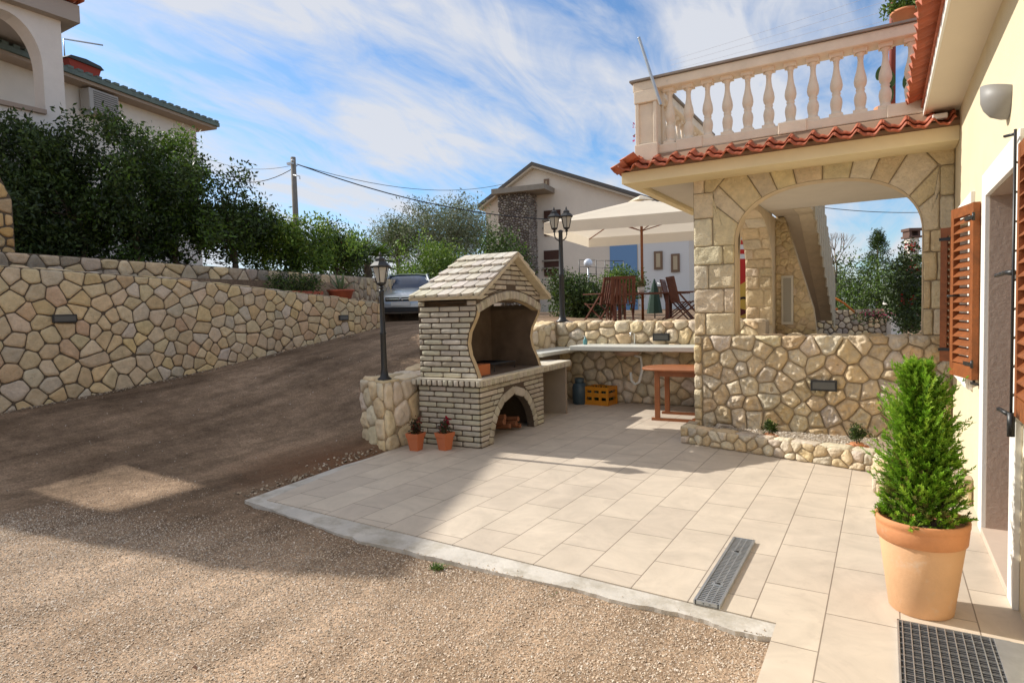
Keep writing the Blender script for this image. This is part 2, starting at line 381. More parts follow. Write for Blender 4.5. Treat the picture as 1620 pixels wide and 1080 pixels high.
h2 = N(t, 'ShaderNodeMath', operation='ADD'); L(hh.outputs[0], h2.inputs[0]); L(nC.outputs['Fac'], h2.inputs[1])
bp = N(t, 'ShaderNodeBump', inp={'Distance': .012, 'Strength': .9}); L(h2.outputs[0], bp.inputs['Height']); L(bp.outputs[0], b.inputs['Normal'])
me = bpy.data.meshes.new('ground'); me.from_pydata(V, [], F); me.materials.append(gm)
me.polygons.foreach_set('use_smooth', [True] * len(me.polygons))
go = bpy.data.objects.new('ground', me); sc.collection.objects.link(go); tag(go, kind='structure')

# loose pebbles (crushed limestone) in the foreground
rng = np.random.default_rng(4)
def pebbles(name, n, sampler, smin, smax, zfn, kind='stuff', pal=None, zoff=.15):
    base = np.array([(1, 0, 0), (-.2, 1, .1), (-1, -.1, 0), (.1, -1, 0), (.1, .1, .75), (0, 0, -.7), (.6, .6, .35), (-.55, .5, .45), (-.5, -.6, .4), (.6, -.5, .4)], float)
    faces = [(0, 6, 1), (1, 7, 2), (2, 8, 3), (3, 9, 0), (4, 6, 0), (4, 1, 6), (4, 7, 1), (4, 2, 7), (4, 8, 2), (4, 3, 8), (4, 9, 3), (4, 0, 9), (5, 1, 0), (5, 2, 1), (5, 3, 2), (5, 0, 3)]
    P = sampler(n); n = len(P)
    s = smin * (smax / smin) ** (rng.random(n) ** 1.8)
    sc3 = s[:, None] * rng.uniform(.55, 1.0, (n, 3)); an = rng.uniform(0, 6.28, n); tl = rng.normal(0, .35, (n, 2))
    v = base[None] * sc3[:, None] * rng.uniform(.8, 1.2, (n, 10, 1)); c, s2 = np.cos(an)[:, None], np.sin(an)[:, None]
    x = v[..., 0] * c - v[..., 1] * s2; y = v[..., 0] * s2 + v[..., 1] * c; z = v[..., 2] + x * tl[:, :1] + y * tl[:, 1:]
    zz = np.array([zfn(a, b2) for a, b2 in P])
    vv = np.stack([x + P[:, :1], y + P[:, 1:2], z + zz[:, None] + s[:, None] * zoff], -1).reshape(-1, 3)
    f = (np.array(faces)[None] + (np.arange(n) * 10)[:, None, None]).reshape(-1, 3)
    m = bpy.data.meshes.new(name); nf = len(f); m.vertices.add(len(vv)); m.vertices.foreach_set('co', vv.astype(np.float32).ravel()); m.loops.add(nf * 3); m.loops.foreach_set('vertex_index', f.astype(np.int32).ravel())
    m.polygons.add(nf); m.polygons.foreach_set('loop_start', np.arange(0, nf * 3, 3, dtype=np.int32)); m.update(calc_edges=True)
    pal = np.array(pal if pal is not None else [(.60, .47, .35), (.52, .41, .30), (.68, .57, .45), (.45, .35, .26), (.58, .45, .33), (.66, .57, .48), (.38, .30, .22)])
    col = pal[rng.integers(0, len(pal), n)] * rng.uniform(.8, 1.15, (n, 1)); ca = m.attributes.new('Col', 'FLOAT_COLOR', 'POINT')
    ca.data.foreach_set('color', np.concatenate([np.repeat(col, 10, 0), np.ones((n * 10, 1))], 1).ravel().astype(np.float32))
    m.materials.append(mat('limestone_chips', (1, 1, 1), .9, attr=True, spec=.2)); o = bpy.data.objects.new(name, m); sc.collection.objects.link(o)
    return tag(o, kind=kind)
def samp_near(n):
    P = np.stack([rng.uniform(-6.4, -.47, n), rng.uniform(.7, 3.6, n)], 1)
    edge = np.interp(P[:, 0], [-6.4, -4.8, -3.6, -3.1, -2, -.5], [3.6, 3.38, 3.19, 3.14, 3.14, 3.12]) + rng.normal(0, .028, n) * (rng.random(n) < .12)
    sd = P[:, 1] - .25 * P[:, 0] - 3.7; dens = np.clip(.85 - sd * 1.5, .06, 1)
    return P[(P[:, 1] < edge) & (rng.random(n) < dens) & (P[:, 1] > .9 + (-P[:, 0] - 3.5) * -.35)]
def zgk(x, y): return max(zgd(x, y), -.004 if y > np.interp(x, [-4.8, -3.7, -3.15, -1.97, -.84, -.45], [3.38, 3.21, 3.14, 3.13, 3.15, 3.1]) else -1)
g1 = pebbles('gravel', 150000, samp_near, .0032, .0085, zgk); tag(g1, 'loose pale limestone chippings covering the yard in front of the patio', 'gravel')
def samp_far(n): 
    P = np.stack([rng.uniform(-10.3, -4.9, n), rng.uniform(1.2, 11, n)], 1); return P[rng.random(n) < .8]
g2 = pebbles('scattered_chippings', 1500, samp_far, .004, .014, zgd, pal=[(.34, .28, .22), (.42, .35, .28), (.26, .20, .15), (.5, .44, .38)]); tag(g2, 'sparse pale stones scattered over the sloping dirt drive', 'gravel')

def samp_foot(n):
    a = np.stack([-10.36 + np.abs(rng.normal(0, .10, n)), rng.uniform(2, 11.1, n)], 1); b2 = np.stack([-4.95 - np.abs(rng.normal(0, .12, n)), rng.uniform(3.5, 5.3, n)], 1); return np.concatenate([a, b2[: n // 4]])
g4 = pebbles('wall_foot_rubble', 900, samp_foot, .006, .028, zgd, pal=[(.42, .33, .23), (.50, .41, .30), (.30, .23, .16)]); tag(g4, 'crumbled stones and chips lying along the foot of the drive wall', 'rubble')
# patio ------------------------------------------------------------
pm = bpy.data.materials.new('patio_tiles'); pm.use_nodes = True; t = pm.node_tree; b = t.nodes['Principled BSDF']; L = t.links.new
tcn = N(t, 'ShaderNodeTexCoord'); mpp = N(t, 'ShaderNodeMapping'); mpp.inputs['Rotation'].default_value = (0, 0, rad(90)); mpp.inputs['Location'].default_value = (.13, .249 - .0, 0)
mpp.vector_type = 'POINT'
sw = N(t, 'ShaderNodeSeparateXYZ'); cw = N(t, 'ShaderNodeCombineXYZ'); L(tcn.outputs['Object'], sw.inputs[0])
ax = N(t, 'ShaderNodeMath', operation='ADD', inp={1: .249 + 32.7}); L(sw.outputs[0], ax.inputs[0]); ay = N(t, 'ShaderNodeMath', operation='ADD', inp={1: .20}); L(sw.outputs[1], ay.inputs[0])
L(ay.outputs[0], cw.inputs[0]); L(ax.outputs[0], cw.inputs[1])
def brick(c1, c2, mo):
    br = N(t, 'ShaderNodeTexBrick', offset=.37, inp={'Color1': (*c1, 1), 'Color2': (*c2, 1), 'Mortar': (*mo, 1), 'Scale': 1, 'Mortar Size': .0034, 'Mortar Smooth': .3, 'Brick Width': .654, 'Row Height': .327, 'Bias': 0})
    L(cw.outputs[0], br.inputs['Vector']); return br
br = brick((.62, .53, .42), (.56, .475, .38), (.27, .215, .165))
na = N(t, 'ShaderNodeTexNoise', inp={'Scale': 2.2, 'Detail': 7, 'Roughness': .65, 'Distortion': 1.2}); L(tcn.outputs['Object'], na.inputs['Vector'])
mr = N(t, 'ShaderNodeMapRange', inp={1: .3, 2: .7, 3: .84, 4: 1.08}); L(na.outputs['Fac'], mr.inputs[0])
sm_ = N(t, 'ShaderNodeVectorMath', operation='SCALE'); L(br.outputs['Color'], sm_.inputs[0]); L(mr.outputs[0], sm_.inputs['Scale'])
nb = N(t, 'ShaderNodeTexNoise', inp={'Scale': 9, 'Detail': 8, 'Roughness': .7}); L(tcn.outputs['Object'], nb.inputs['Vector'])
mr2 = N(t, 'ShaderNodeMapRange', inp={1: .56, 2: .78, 3: 0, 4: .5}); L(nb.outputs['Fac'], mr2.inputs[0])
mxd = N(t, 'ShaderNodeMixRGB', inp={2: (.40, .33, .26, 1)}); L(mr2.outputs[0], mxd.inputs[0]); L(sm_.outputs[0], mxd.inputs[1]); L(mxd.outputs[0], b.inputs['Base Color'])
b.inputs['Roughness'].default_value = .62; b.inputs['Specular IOR Level'].default_value = .35
iv = N(t, 'ShaderNodeMath', operation='MULTIPLY', inp={1: -1}); L(br.outputs['Fac'], iv.inputs[0]); nn_ = N(t, 'ShaderNodeMath', operation='MULTIPLY', inp={1: .25}); L(nb.outputs['Fac'], nn_.inputs[0])
hs_ = N(t, 'ShaderNodeMath', operation='ADD'); L(iv.outputs[0], hs_.inputs[0]); L(nn_.outputs[0], hs_.inputs[1])
bp = N(t, 'ShaderNodeBump', inp={'Distance': .003, 'Strength': .8}); L(hs_.outputs[0], bp.inputs['Height']); L(bp.outputs[0], b.inputs['Normal'])
P3 = lambda x, y, z: (x, y, z)
mb = MB(); mb.prism([(-4.62, 3.46), (-.455, 3.262), (-.455, -2), (.62, -2), (.62, 7.6), (-1.9, 7.6), (-1.9, 9.9), (-5.0, 9.9), (-5.0, 6.1), (-4.93, 5.3)], P3, -.12, 0)
patio = mb.build('patio', pm); tag(patio, kind='structure')
mb = MB(); rr = random.Random(3)
top = [(-4.80, 3.37), (-4.3, 3.30), (-3.7, 3.20), (-3.15, 3.13), (-2.6, 3.14), (-1.97, 3.13), (-1.5, 3.15), (-1.17, 3.12), (-.84, 3.16), (-.62, 3.09), (-.457, 3.12)]
ip = [(-4.93, 5.3), (-4.62, 3.46), (-.457, 3.264)]
outer = []
for (x0, y0), (x1, y1) in zip(top, top[1:]):
    for k in range(8): outer.append((x0 + (x1 - x0) * k / 8, y0 + (y1 - y0) * k / 8 + .012 * noise.noise(Vector((x0 * 3 + k * (x1 - x0) * .4, 0, 0))) + .02 * noise.noise(Vector((x0 * 9 + k * (x1 - x0) * 1.2, 3, 0))) + rr.uniform(-.003, .003)))
outer.append(top[-1])
mb.prism([(-5.0, 5.3)] + outer + [(-.457, 3.258), (-4.624, 3.456), (-4.935, 5.3)], P3, -.12, -.006)
kerb = mb.build('kerb', mat('smooth_concrete', (.56, .52, .46), .85, var=.18, varscale=3, bump=(30, .004), dirt=((.33, .29, .22), 3.5, .48, .70))); tag(kerb, kind='structure')
# weed tufts in the joint
def tuft(x, y, n, h, label, seed):
    r = random.Random(seed); m = MB()
    for i in range(n):
        a = r.uniform(0, 6.28); l = h * r.uniform(.5, 1); d = Vector((math.cos(a), math.sin(a), r.uniform(.5, 1.6))).normalized(); s = Vector((-math.sin(a), math.cos(a), 0)) * .005
        p = Vector((r.uniform(-.03, .03), r.uniform(-.03, .03), 0)); q = p + d * l * .6; e = p + d * l - Vector((0, 0, l * .2))
        m.add([p - s, p + s, q + s * .8, q - s * .8, e], [(0, 1, 2, 3), (3, 2, 4)], (1, 1, 1))
    o = m.build('weed_tuft', mat('weed_green', (.10, .17, .03), .6, trans=.3)); o.location = (x, y, -.04); tag(o, label, 'weed', 'weeds along the patio edge')
tuft(-2.43, 3.06, 60, .07, 'largest small green weed growing at the patio edge', 1); tuft(-1.62, 3.05, 24, .04, 'tiny pale weed in the gravel nearer the drain', 2)

# ------------------------------------------------------------------ rubble walls
def wall_thing(name, label, cat, build_fn, mats, group=None):
    m = MB(); build_fn(m); o = m.build(name, mats); return tag(o, label, cat, group)
# lower drive wall
def f(m):
    fx = lambda u, v, w: (-10.4 + w, u, v)
    poly = [(1.0, -.1), (11.2, 1.15), (11.2, 1.84), (9.9, 1.97), (6.3, 2.27), (3.7, 2.38), (1.0, 2.45)]
    m.prism(poly, fx, -.4, 0, mi=0)
    rubble(m, poly, fx, .335, OCHRE, 5, relax=0, var=.5, depth=.022, gap=.009, bev=.022, rough=.006, rnd=.10)
    fe = lambda u, v, w: (-10.4 - u, 11.2 + w, v)
    rubble(m, [(0, 1.1), (.4, 1.1), (.4, 1.84), (0, 1.84)], fe, .25, OCHRE, 6)
    ft = lambda u, v, w: (-10.4 - v, u, interp(u, [(1, 2.45), (3.7, 2.38), (6.3, 2.27), (9.9, 1.97), (11.2, 1.84)]) + w)
    rr = random.Random(8); y = 1.0
    while y < 11.1:
        l = rr.uniform(.16, .42); y2 = min(11.2, y + l); stone(m, [(y, 0), (y2, 0), (y2, .4), (y, .4)], ft, .018, pick(OCHRE, rr), .012, .03, .008, .15, rng=rr); y = y2
w1 = wall_thing('retaining_wall', 'long ochre rubble stone wall with dark joints rising along the dirt drive', 'stone wall', f, [MORTAR_D, STONE], 'stone walls')
def f(m):
    fx = lambda u, v, w: (-11.25 + w, u, v)
    poly = [(1.0, 1.7), (11.2, 1.2), (11.2, 2.53), (4, 2.66), (1.0, 2.72)]
    m.prism(poly, fx, -.4, 0, mi=0)
    rubble(m, poly, fx, .33, GREYS + OCHRE[:4], 15, depth=.03, gap=.010, bev=.03, rough=.010, rnd=.12)
    d = Vector((-.43, .903)).normalized(); fd = lambda u, v, w: (-11.25 + d.x * u + d.y * w, 11.2 + d.y * u - d.x * w, v)
    p2 = [(0, 1.0), (9.5, 1.2), (9.5, 2.75), (0, 2.53)]; m.prism(p2, fd, -.35, 0, mi=0); rubble(m, p2, fd, .36, GREYS + OCHRE[:2], 16, depth=.03, gap=.010, bev=.03, rough=.010, rnd=.12)
w2 = wall_thing('upper_retaining_wall', 'upper greyish rubble wall in front of the hedge, behind the ochre one', 'stone wall', f, [MORTAR_D, STONE], 'stone walls')
# lights set into walls
def brick_light(loc, rz, label, w=.27, h=.12):
    t_ = empty('wall_brick_light', loc, rz, label, 'wall light', 'recessed brick lights in the stone walls')
    m = MB(); m.box((-w / 2, -.055, -h / 2), (w / 2, -.02, h / 2)); m.build('housing', BLACKI, t_, bevel=.006)
    m = MB(); m.box((-w / 2 + .022, -.060, -h / 2 + .022), (w / 2 - .022, -.052, h / 2 - .022)); m.build('lens', mat('smoked_lens', (.10, .10, .09), .3), t_)
brick_light((-10.385, 4.45, 1.64), rad(90), 'dark brick light near the left end of the long drive wall', w=.32)
brick_light((-10.385, 9.95, 1.52), rad(90), 'dark brick light low at the far right end of the drive wall')
# retaining wall behind the barbecue, with the pillar-like end carrying the lamp
def f(m):
    zt = lambda y: interp(y, [(5.35, .80), (6.2, .80), (9.75, 1.37)])
    P = [(-5.58, 5.62), (-4.96, 5.34), (-4.96, 9.8), (-5.58, 9.8)]
    n = 12; ys = [5.45 + k * (9.8 - 5.45) / n for k in range(n + 1)]
    m.add([(-5.58, 5.62, -.3), (-4.96, 5.34, -.3), (-4.96, 5.34, .785), (-5.58, 5.62, .785)], [(0, 1, 2, 3)])
    poly = [(5.34, -.1), (9.8, -.1), (9.8, 1.37), (6.2, .79), (5.34, .79)]
    m.prism([(5.34, -.1), (6.2, -.1), (6.2, .785), (5.34, .785)], lambda u, v, w: (-4.96 - w, max(u, 5.34 + w * .45), v), 0, .62)
    m.prism([(6.2, -.1), (9.8, -.1), (9.8, 1.36), (6.2, .785)], lambda u, v, w: (-4.96 - w, u, v), 0, .62)
    fr = lambda u, v, w: (-4.96 + w, u, v)
    rubble(m, [(5.34, -.02), (6.2, -.02), (6.2, .79), (5.34, .79)], fr, .36, CREAM, 21, depth=.03, gap=.006, bev=.04, rough=.012, rnd=.2)
    rubble(m, [(6.2, -.02), (9.72, -.02), (9.72, 1.36), (6.2, .79)], fr, .30, CREAM, 22, depth=.03, gap=.012, bev=.03, rough=.012)
    d = Vector((-.62, .28)); Ln = d.length; d /= Ln
    ff = lambda u, v, w: (-4.96 + d.x * u - d.y * w, 5.34 + d.y * u + d.x * w, v)
    rubble(m, [(0, -.06), (Ln, -.02), (Ln, .79), (0, .79)], ff, .34, CREAM, 24, depth=.035, gap=.006, bev=.05, rough=.014, rnd=.2)
    ft = lambda u, v, w: (-4.96 - v, u + v * .45 * max(0, 1 - (u - 5.34)), interp(u, [(5.34, .785), (6.2, .785), (9.8, 1.36)]) + w)
    rr = random.Random(9); y = 5.34
    while y < 9.7:
        y2 = min(9.8, y + rr.uniform(.25, .45)); sp = rr.uniform(.25, .38)
        for a, b_ in ((0, sp), (sp, .62)): stone(m, [(y, a), (y2, a), (y2, b_), (y, b_)], ft, .03, pick(CREAM, rr), .01, .03, .01, .15, rng=rr)
        y = y2
w3 = wall_thing('sloping_retaining_wall', 'cream stone wall behind the barbecue whose squared end carries the small lamp', 'stone wall', f, [MORTAR_L, STONE], 'stone walls')
def f(m):
    fy = lambda u, v, w: (u, 9.8 - w, v)
    m.box((-5.0, 9.8, -.1), (-1.5, 10.15, 1.33))
    rubble(m, [(-4.96, 0), (-1.6, 0), (-1.6, 1.36), (-4.96, 1.36)], fy, .27, CREAM, 31, depth=.04, gap=.010, bev=.045, rough=.016, rnd=.2)
    ft = lambda u, v, w: (u, 9.79 + v, 1.33 + w); rr = random.Random(10); x = -4.96
    while x < -1.6:
        x2 = x + rr.uniform(.17, .36); stone(m, [(x, 0), (x2, 0), (x2, .36), (x, .36)], ft, .035, pick(CREAM, rr), .008, .04, .014, .2, rng=rr); x = x2
w4 = wall_thing('kitchen_back_wall', 'low cream rubble wall behind the sink counter, terrace chairs beyond it', 'stone wall', f, [MORTAR_L, STONE], 'stone walls')
brick_light((-3.05, 9.755, 1.10), 0, 'small dark brick light in the wall above the sink counter', w=.27)

# ------------------------------------------------------------------ barbecue
BQ = empty('stone_barbecue', (-4.0, 5.9, 0), 0, 'pale brick barbecue with tiled pitched roof, wavy mouth and arched wood store', 'barbecue')
aa = Vector((-.055, .9985, 0)); mmv = Vector((-.9985, -.055, 0))
BR = [(.49, .44, .35), (.54, .49, .39), (.44, .395, .31), (.50, .45, .35), (.42, .37, .29)]
def bf(a, b, z): v = aa * a + mmv * b; return (v.x, v.y, z)        # a along the front, b to the back
def courses(m, poly_fn, fn, u0, u1, v0, v1, bw=.25, bh=.064, seed=1, cols=BR, mi=1, gapb=.0075):
    rr = random.Random(seed); nrow = max(1, round((v1 - v0) / bh)); h = (v1 - v0) / nrow
    for r in range(nrow):
        x = u0 - (bw * .5 if r % 2 else 0) - rr.uniform(0, .03)
        while x < u1:
            x2 = x + bw * rr.uniform(.92, 1.08); a, b_ = max(x, u0), min(x2, u1)
            if b_ - a > .03:
                for p in poly_fn([(a, v0 + r * h), (b_, v0 + r * h), (b_, v0 + r * h + h), (a, v0 + r * h + h)]):
                    stone(m, p, fn, .012, pick(cols, rr, .08), gapb, .008, .0012, .08, seg=.2, mi=mi, rings=(.5,), tilt=.05, rng=rr)
            x = x2
W_, D_ = 1.74, .86
def whole(p): return [p]
# lower body: side faces with courses; front with arch opening
def pin(poly, x, y):
    c = False; n = len(poly)
    for i in range(n):
        x0, y0 = poly[i]; x1, y1 = poly[(i + 1) % n]
        if (y0 > y) != (y1 > y) and x < (x1 - x0) * (y - y0) / (y1 - y0) + x0: c = not c
    return c
def front_rows(m, fn, hole_l, hole_r, u0, u1, v0, v1, bh, seed, top_l=None, top_r=None):
    """courses broken by an opening: hole_l(v), hole_r(v) give the clear edges at height v (or None)"""
    rr = random.Random(seed); nrow = round((v1 - v0) / bh); h = (v1 - v0) / nrow
    for r in range(nrow):
        a0, a1 = v0 + r * h, v0 + r * h + h
        L0 = (top_l(a0), top_l(a1)) if top_l else (u0, u0); R0 = (top_r(a0), top_r(a1)) if top_r else (u1, u1)
        hl = hole_l(a0), hole_l(a1)
        segs = []
        if hl[0] is None and hl[1] is None: segs = [(L0, R0)]
        else:
            hr = hole_r(a0), hole_r(a1)
            if hl[1] is None: hl = (hl[0], hl[0]); hr = (hr[0], hr[0])
            if hl[0] is None: hl = (hl[1], hl[1]); hr = (hr[1], hr[1])
            segs = [(L0, hl), (hr, R0)]
        for (lb, lt), (rb, rt) in segs:
            wd = (rb + rt - lb - lt) / 2
            if wd < .03: continue
            k = max(1, round(wd / .265)); cuts = sorted([(i + (.5 if r % 2 and k > 1 else 0)) / k for i in range(0 if k == 1 else 1, k)]) if k > 1 else []
            cuts = [0] + [c + rr.uniform(-.03, .03) for c in cuts if .04 < c < .96] + [1]
            for c0, c1 in zip(cuts, cuts[1:]):
                p = [(lb + (rb - lb) * c0, a0), (lb + (rb - lb) * c1, a0), (lt + (rt - lt) * c1, a1), (lt + (rt - lt) * c0, a1)]
                if min(p[1][0] - p[0][0], p[2][0] - p[3][0]) < -.001: continue
                stone(m, p, fn, .012, pick(BR, rr, .08), .0075, .008, .0012, .08, seg=.2, rings=(.5,), tilt=.05, rng=rr)
def arch_curve(uc, hw, z0, rise, n=16, e=2.0):
    return [(uc - hw * math.copysign(abs(math.cos(t)) ** (2 / e), math.cos(t)), z0 + rise * abs(math.sin(t)) ** (2 / e)) for t in [math.pi * k / n for k in range(n + 1)]]
def voussoirs(m, fn, inner, outer_d, seed, per=1, depth=.012, cols=BR, gap=.005):
    rr = random.Random(seed)
    for i in range(0, len(inner) - per, per):
        p0 = inner[i]; p1 = inner[i + per]; a = Vector(inner[max(0, i - 1)]); b_ = Vector(inner[min(len(inner) - 1, i + 1)])
        def nrm(j):
            d = (Vector(inner[min(len(inner) - 1, j + 1)]) - Vector(inner[max(0, j - 1)])).normalized(); return Vector((-d.y, d.x))
        n0, n1 = nrm(i), nrm(i + per)
        q = [p0, p1, (p1[0] + n1.x * outer_d, p1[1] + n1.y * outer_d), (p0[0] + n0.x * outer_d, p0[1] + n0.y * outer_d)]
        stone(m, q, fn, depth, pick(cols, rr, .08), gap, .008, .003, .12, seg=.2, rings=(.5,), tilt=.05, rng=rr)
# openings
LOW_C, LOW_H, LOW_R = .86, .56, .52
lowin = [(LOW_C - LOW_H * (1 - (k / 14)) ** .62 if True else 0, LOW_R * (k / 14)) for k in range(15)]
lowin = [(LOW_C - LOW_H * math.sqrt(max(0, 1 - (k / 14) ** 1.75)), LOW_R * k / 14) for k in range(15)]
lowcurve = lowin + [(2 * LOW_C - x, z) for x, z in lowin[-2::-1]]
def low_l(v, off=.13):
    k = v / (LOW_R + off)
    return None if k >= 1 else LOW_C - (LOW_H + off * .9) * math.sqrt(max(0, 1 - k ** 1.75))
ZS = .80                                           # shelf height
m = MB()
ffr = lambda u, v, w: bf(u, -w, v); fsd = lambda u, v, w: bf(-w, u, v); frt = lambda u, v, w: bf(W_ + w, u, v)
ring = [(0, 0)] + lowcurve + [(W_, 0), (W_, ZS - .08), (0, ZS - .08)]
# front slab with the opening (thickness .10)
def slab_with_hole(m, left, curve, right, top, fn, th, mi=0, mi2=None):
    """left/right outer x, curve from left foot to right foot, vertical slices"""
    n = len(curve); o = []
    L_ = [(left, curve[0][1]), (left, top)]
    for w in (0, -th):
        m.add([fn(left, curve[0][1], w), fn(curve[0][0], curve[0][1], w), fn(curve[0][0], top, w), fn(left, top, w)], [(0, 1, 2, 3)], mi=mi)
        m.add([fn(curve[-1][0], curve[-1][1], w), fn(right, curve[-1][1], w), fn(right, top, w), fn(curve[-1][0], top, w)], [(0, 1, 2, 3)], mi=mi)
        for (x0, z0), (x1, z1) in zip(curve, curve[1:]):
            if abs(x1 - x0) > 1e-5: m.add([fn(x0, z0, w), fn(x1, z1, w), fn(x1, top, w), fn(x0, top, w)], [(0, 1, 2, 3)], mi=mi)
    for (x0, z0), (x1, z1) in zip(curve, curve[1:]): m.add([fn(x0, z0, 0), fn(x1, z1, 0), fn(x1, z1, -th), fn(x0, z0, -th)], [(0, 1, 2, 3)], mi=mi if mi2 is None else mi2)
slab_with_hole(m, 0, lowcurve, W_, ZS - .08, ffr, .10)
m.box((0, .10, 0), (.10, D_, ZS - .08), fn=bf); m.box((W_ - .10, .10, 0), (W_, D_, ZS - .08), fn=bf); m.box((.10, D_ - .1, 0), (W_ - .10, D_, ZS - .08), mi=2, fn=bf)
m.box((.104, .10, ZS - .14), (W_ - .104, D_ - .104, ZS - .085), mi=2, fn=bf)
courses(m, whole, fsd, 0, D_, 0.005, ZS - .085, seed=3)
courses(m, whole, frt, 0, D_, 0.005, ZS - .085, seed=4)
front_rows(m, ffr, lambda v: low_l(v), lambda v: None if low_l(v) is None else 2 * LOW_C - low_l(v), 0, W_, .005, ZS - .085, .062, 5)
voussoirs(m, ffr, lowcurve, .12, 6, per=2)
o = m.build('base', [MORTAR_B, BRICK, DARKPL], BQ)
# soldier-course shelf, running on to the side arm
m = MB(); m.box((-.05, -.05, ZS - .08), (W_ + .88, D_ + .0, ZS - .012), fn=bf)
rr = random.Random(7)
x = -.055
while x < W_ + .88:
    stone(m, [(x, ZS - .082), (x + .052, ZS - .082), (x + .052, ZS), (x, ZS)], lambda u, v, w: bf(u, -.05 - w, v), .012, pick(BR, rr, .06), .005, .008, .003, .12, seg=.2, rings=(.5,), tilt=.05); x += .054
x = -.055
while x < D_:
    for a, fn in ((x, lambda u, v, w: bf(-.05 - w, u, v)),): stone(m, [(a, ZS - .082), (a + .07, ZS - .082), (a + .07, ZS), (a, ZS)], fn, .014, pick(BR, rr, .06), .007, .010, .003, .15, seg=.2, rings=(.5,), tilt=.05)
    x += .076
m.box((-.06, -.06, ZS - .012), (W_ + .88, .16, ZS + .012), (.66, .60, .48), 1, fn=bf); m.box((-.06, .16, ZS - .012), (W_ + .10, D_, ZS + .010), (.60, .54, .43), 1, fn=bf)
m.box((W_ + .10, .16, ZS - .012), (W_ + .88, .52, ZS + .010), (.74, .70, .60), 1, fn=bf)
m.build('shelf', [MORTAR_B, BRICK], BQ)
m = MB(); m.box((W_ + .80, .0, 0), (W_ + .86, .5, ZS - .082), fn=bf); m.build('side_panel', mat('grey_plaster_panel', (.33, .27, .21), .9, var=.1), BQ)
# upper chamber
UO = .02; U0, U1 = UO, W_ - .0; zb, ze, zp = ZS + .012, 1.79, 2.27
UC = (U0 + U1) / 2; AH = (U1 - U0) / 2 - .03
bfz = [(zb, .02), (.95, .07), (1.08, .13), (1.22, .155), (1.35, .13), (1.46, .07), (1.54, .03), (1.58, .02), (1.60, .02)]      # set-back of the side walls' wavy front edge
zin = lambda u: 1.565 + .165 * (1 - (abs(u - UC) / AH) ** 1.8)
archt = [(UC + AH * k / 10, zin(UC + AH * k / 10)) for k in range(-10, 11)]
m = MB(); bk = .02
fup = lambda u, v, w: bf(u, bk - w, v)
def rz(u): return ze + (zp - ze) * (1 - abs(u - UC) / (UC - U0))
for w in (0, -.09):
    arc = [(U0, 1.565)] + archt + [(U1, 1.565)]
    for (x0, z0), (x1, z1) in zip(arc, arc[1:]):
        if x1 - x0 > 1e-6: m.add([fup(x0, z0, w), fup(x1, z1, w), fup(x1, rz(x1), w), fup(x0, rz(x0), w)], [(0, 1, 2, 3)])
for (x0, z0), (x1, z1) in zip(archt, archt[1:]): m.add([fup(x0, z0, 0), fup(x1, z1, 0), fup(x1, z1, -.09), fup(x0, z0, -.09)], [(0, 1, 2, 3)], (.50, .38, .22), 1)
def HLO(v):
    k = (v - .125 - 1.565) / .165
    return None if k >= 1 else (UC - AH * (1 - max(0, k)) ** (1 / 1.8) - (.05 if k < 0 else .01))
HRO = lambda v: None if HLO(v) is None else 2 * UC - HLO(v)
tl = lambda v: U0 if v < ze else U0 + (UC - U0) * (v - ze) / (zp - ze)
front_rows(m, fup, HLO, HRO, U0, U1, 1.60, 2.225, .0625, 11, tl, lambda v: 2 * UC - tl(v))
fine = []
for a, b_ in zip(archt, archt[1:]): fine += [a, ((a[0] + b_[0]) / 2, (a[1] + b_[1]) / 2)]
voussoirs(m, fup, fine + [archt[-1]], .115, 12, per=1, depth=.022)
sl0 = 1.66
def bfront(v): return interp(v, bfz)
for a0, a1 in ((U0, U0 + .075), (U1 - .075, U1)):
    pol = [(b_, z) for z, b_ in bfz] + [(.02, sl0), (D_ - .02, sl0), (D_ - .02, zb)]
    for (p0, p1) in zip(bfz, bfz[1:]):
        z0, b0_ = p0; z1, b1_ = p1
        for aa_ in (a0, a1): m.add([bf(aa_, b0_, z0), bf(aa_, D_ - .02, z0), bf(aa_, D_ - .02, z1), bf(aa_, b1_, z1)], [(0, 1, 2, 3)], (.20, .13, .08), 2 if aa_ in (U0 + .075, U1 - .075) else 0)
        m.add([bf(a0, b0_ - .004, z0), bf(a1, b0_ - .004, z0), bf(a1, b1_ - .004, z1), bf(a0, b1_ - .004, z1)], [(0, 1, 2, 3)], (.52, .40, .24), 1)
    m.box((a0, .021, 1.60), (a1, D_ - .02, sl0), fn=bf); m.box((a0, .11, sl0), (a1, .16, ze), fn=bf); m.box((a0, D_ - .10, sl0), (a1, D_ - .02, ze), fn=bf)
def side_rows(m, fn, v0, v1, seed):
    rr = random.Random(seed); n = round((v1 - v0) / .064); h = (v1 - v0) / n
    for r in range(n):
        u0 = (bfront(v0 + r * h) + bfront(v0 + r * h + h)) / 2 + .002; ub, ut = bfront(v0 + r * h) + .001, bfront(v0 + r * h + h) + .001; x = -.02 - (.14 if r % 2 else 0); first = True
        while x < D_ - .03:
            x2 = x + .275 * rr.uniform(.94, 1.06); b_ = min(x2, D_ - .02)
            if b_ - u0 > .07:
                q = [(max(x, ub), v0 + r * h), (b_, v0 + r * h), (b_, v0 + r * h + h), (max(x, ut), v0 + r * h + h)]
                if b_ - max(x, ub) > .04: stone(m, q, fn, .012, pick(BR, rr, .08), .0075, .008, .0012, .08, seg=.2, rings=(.5,), tilt=.05, rng=rr)
            x = x2
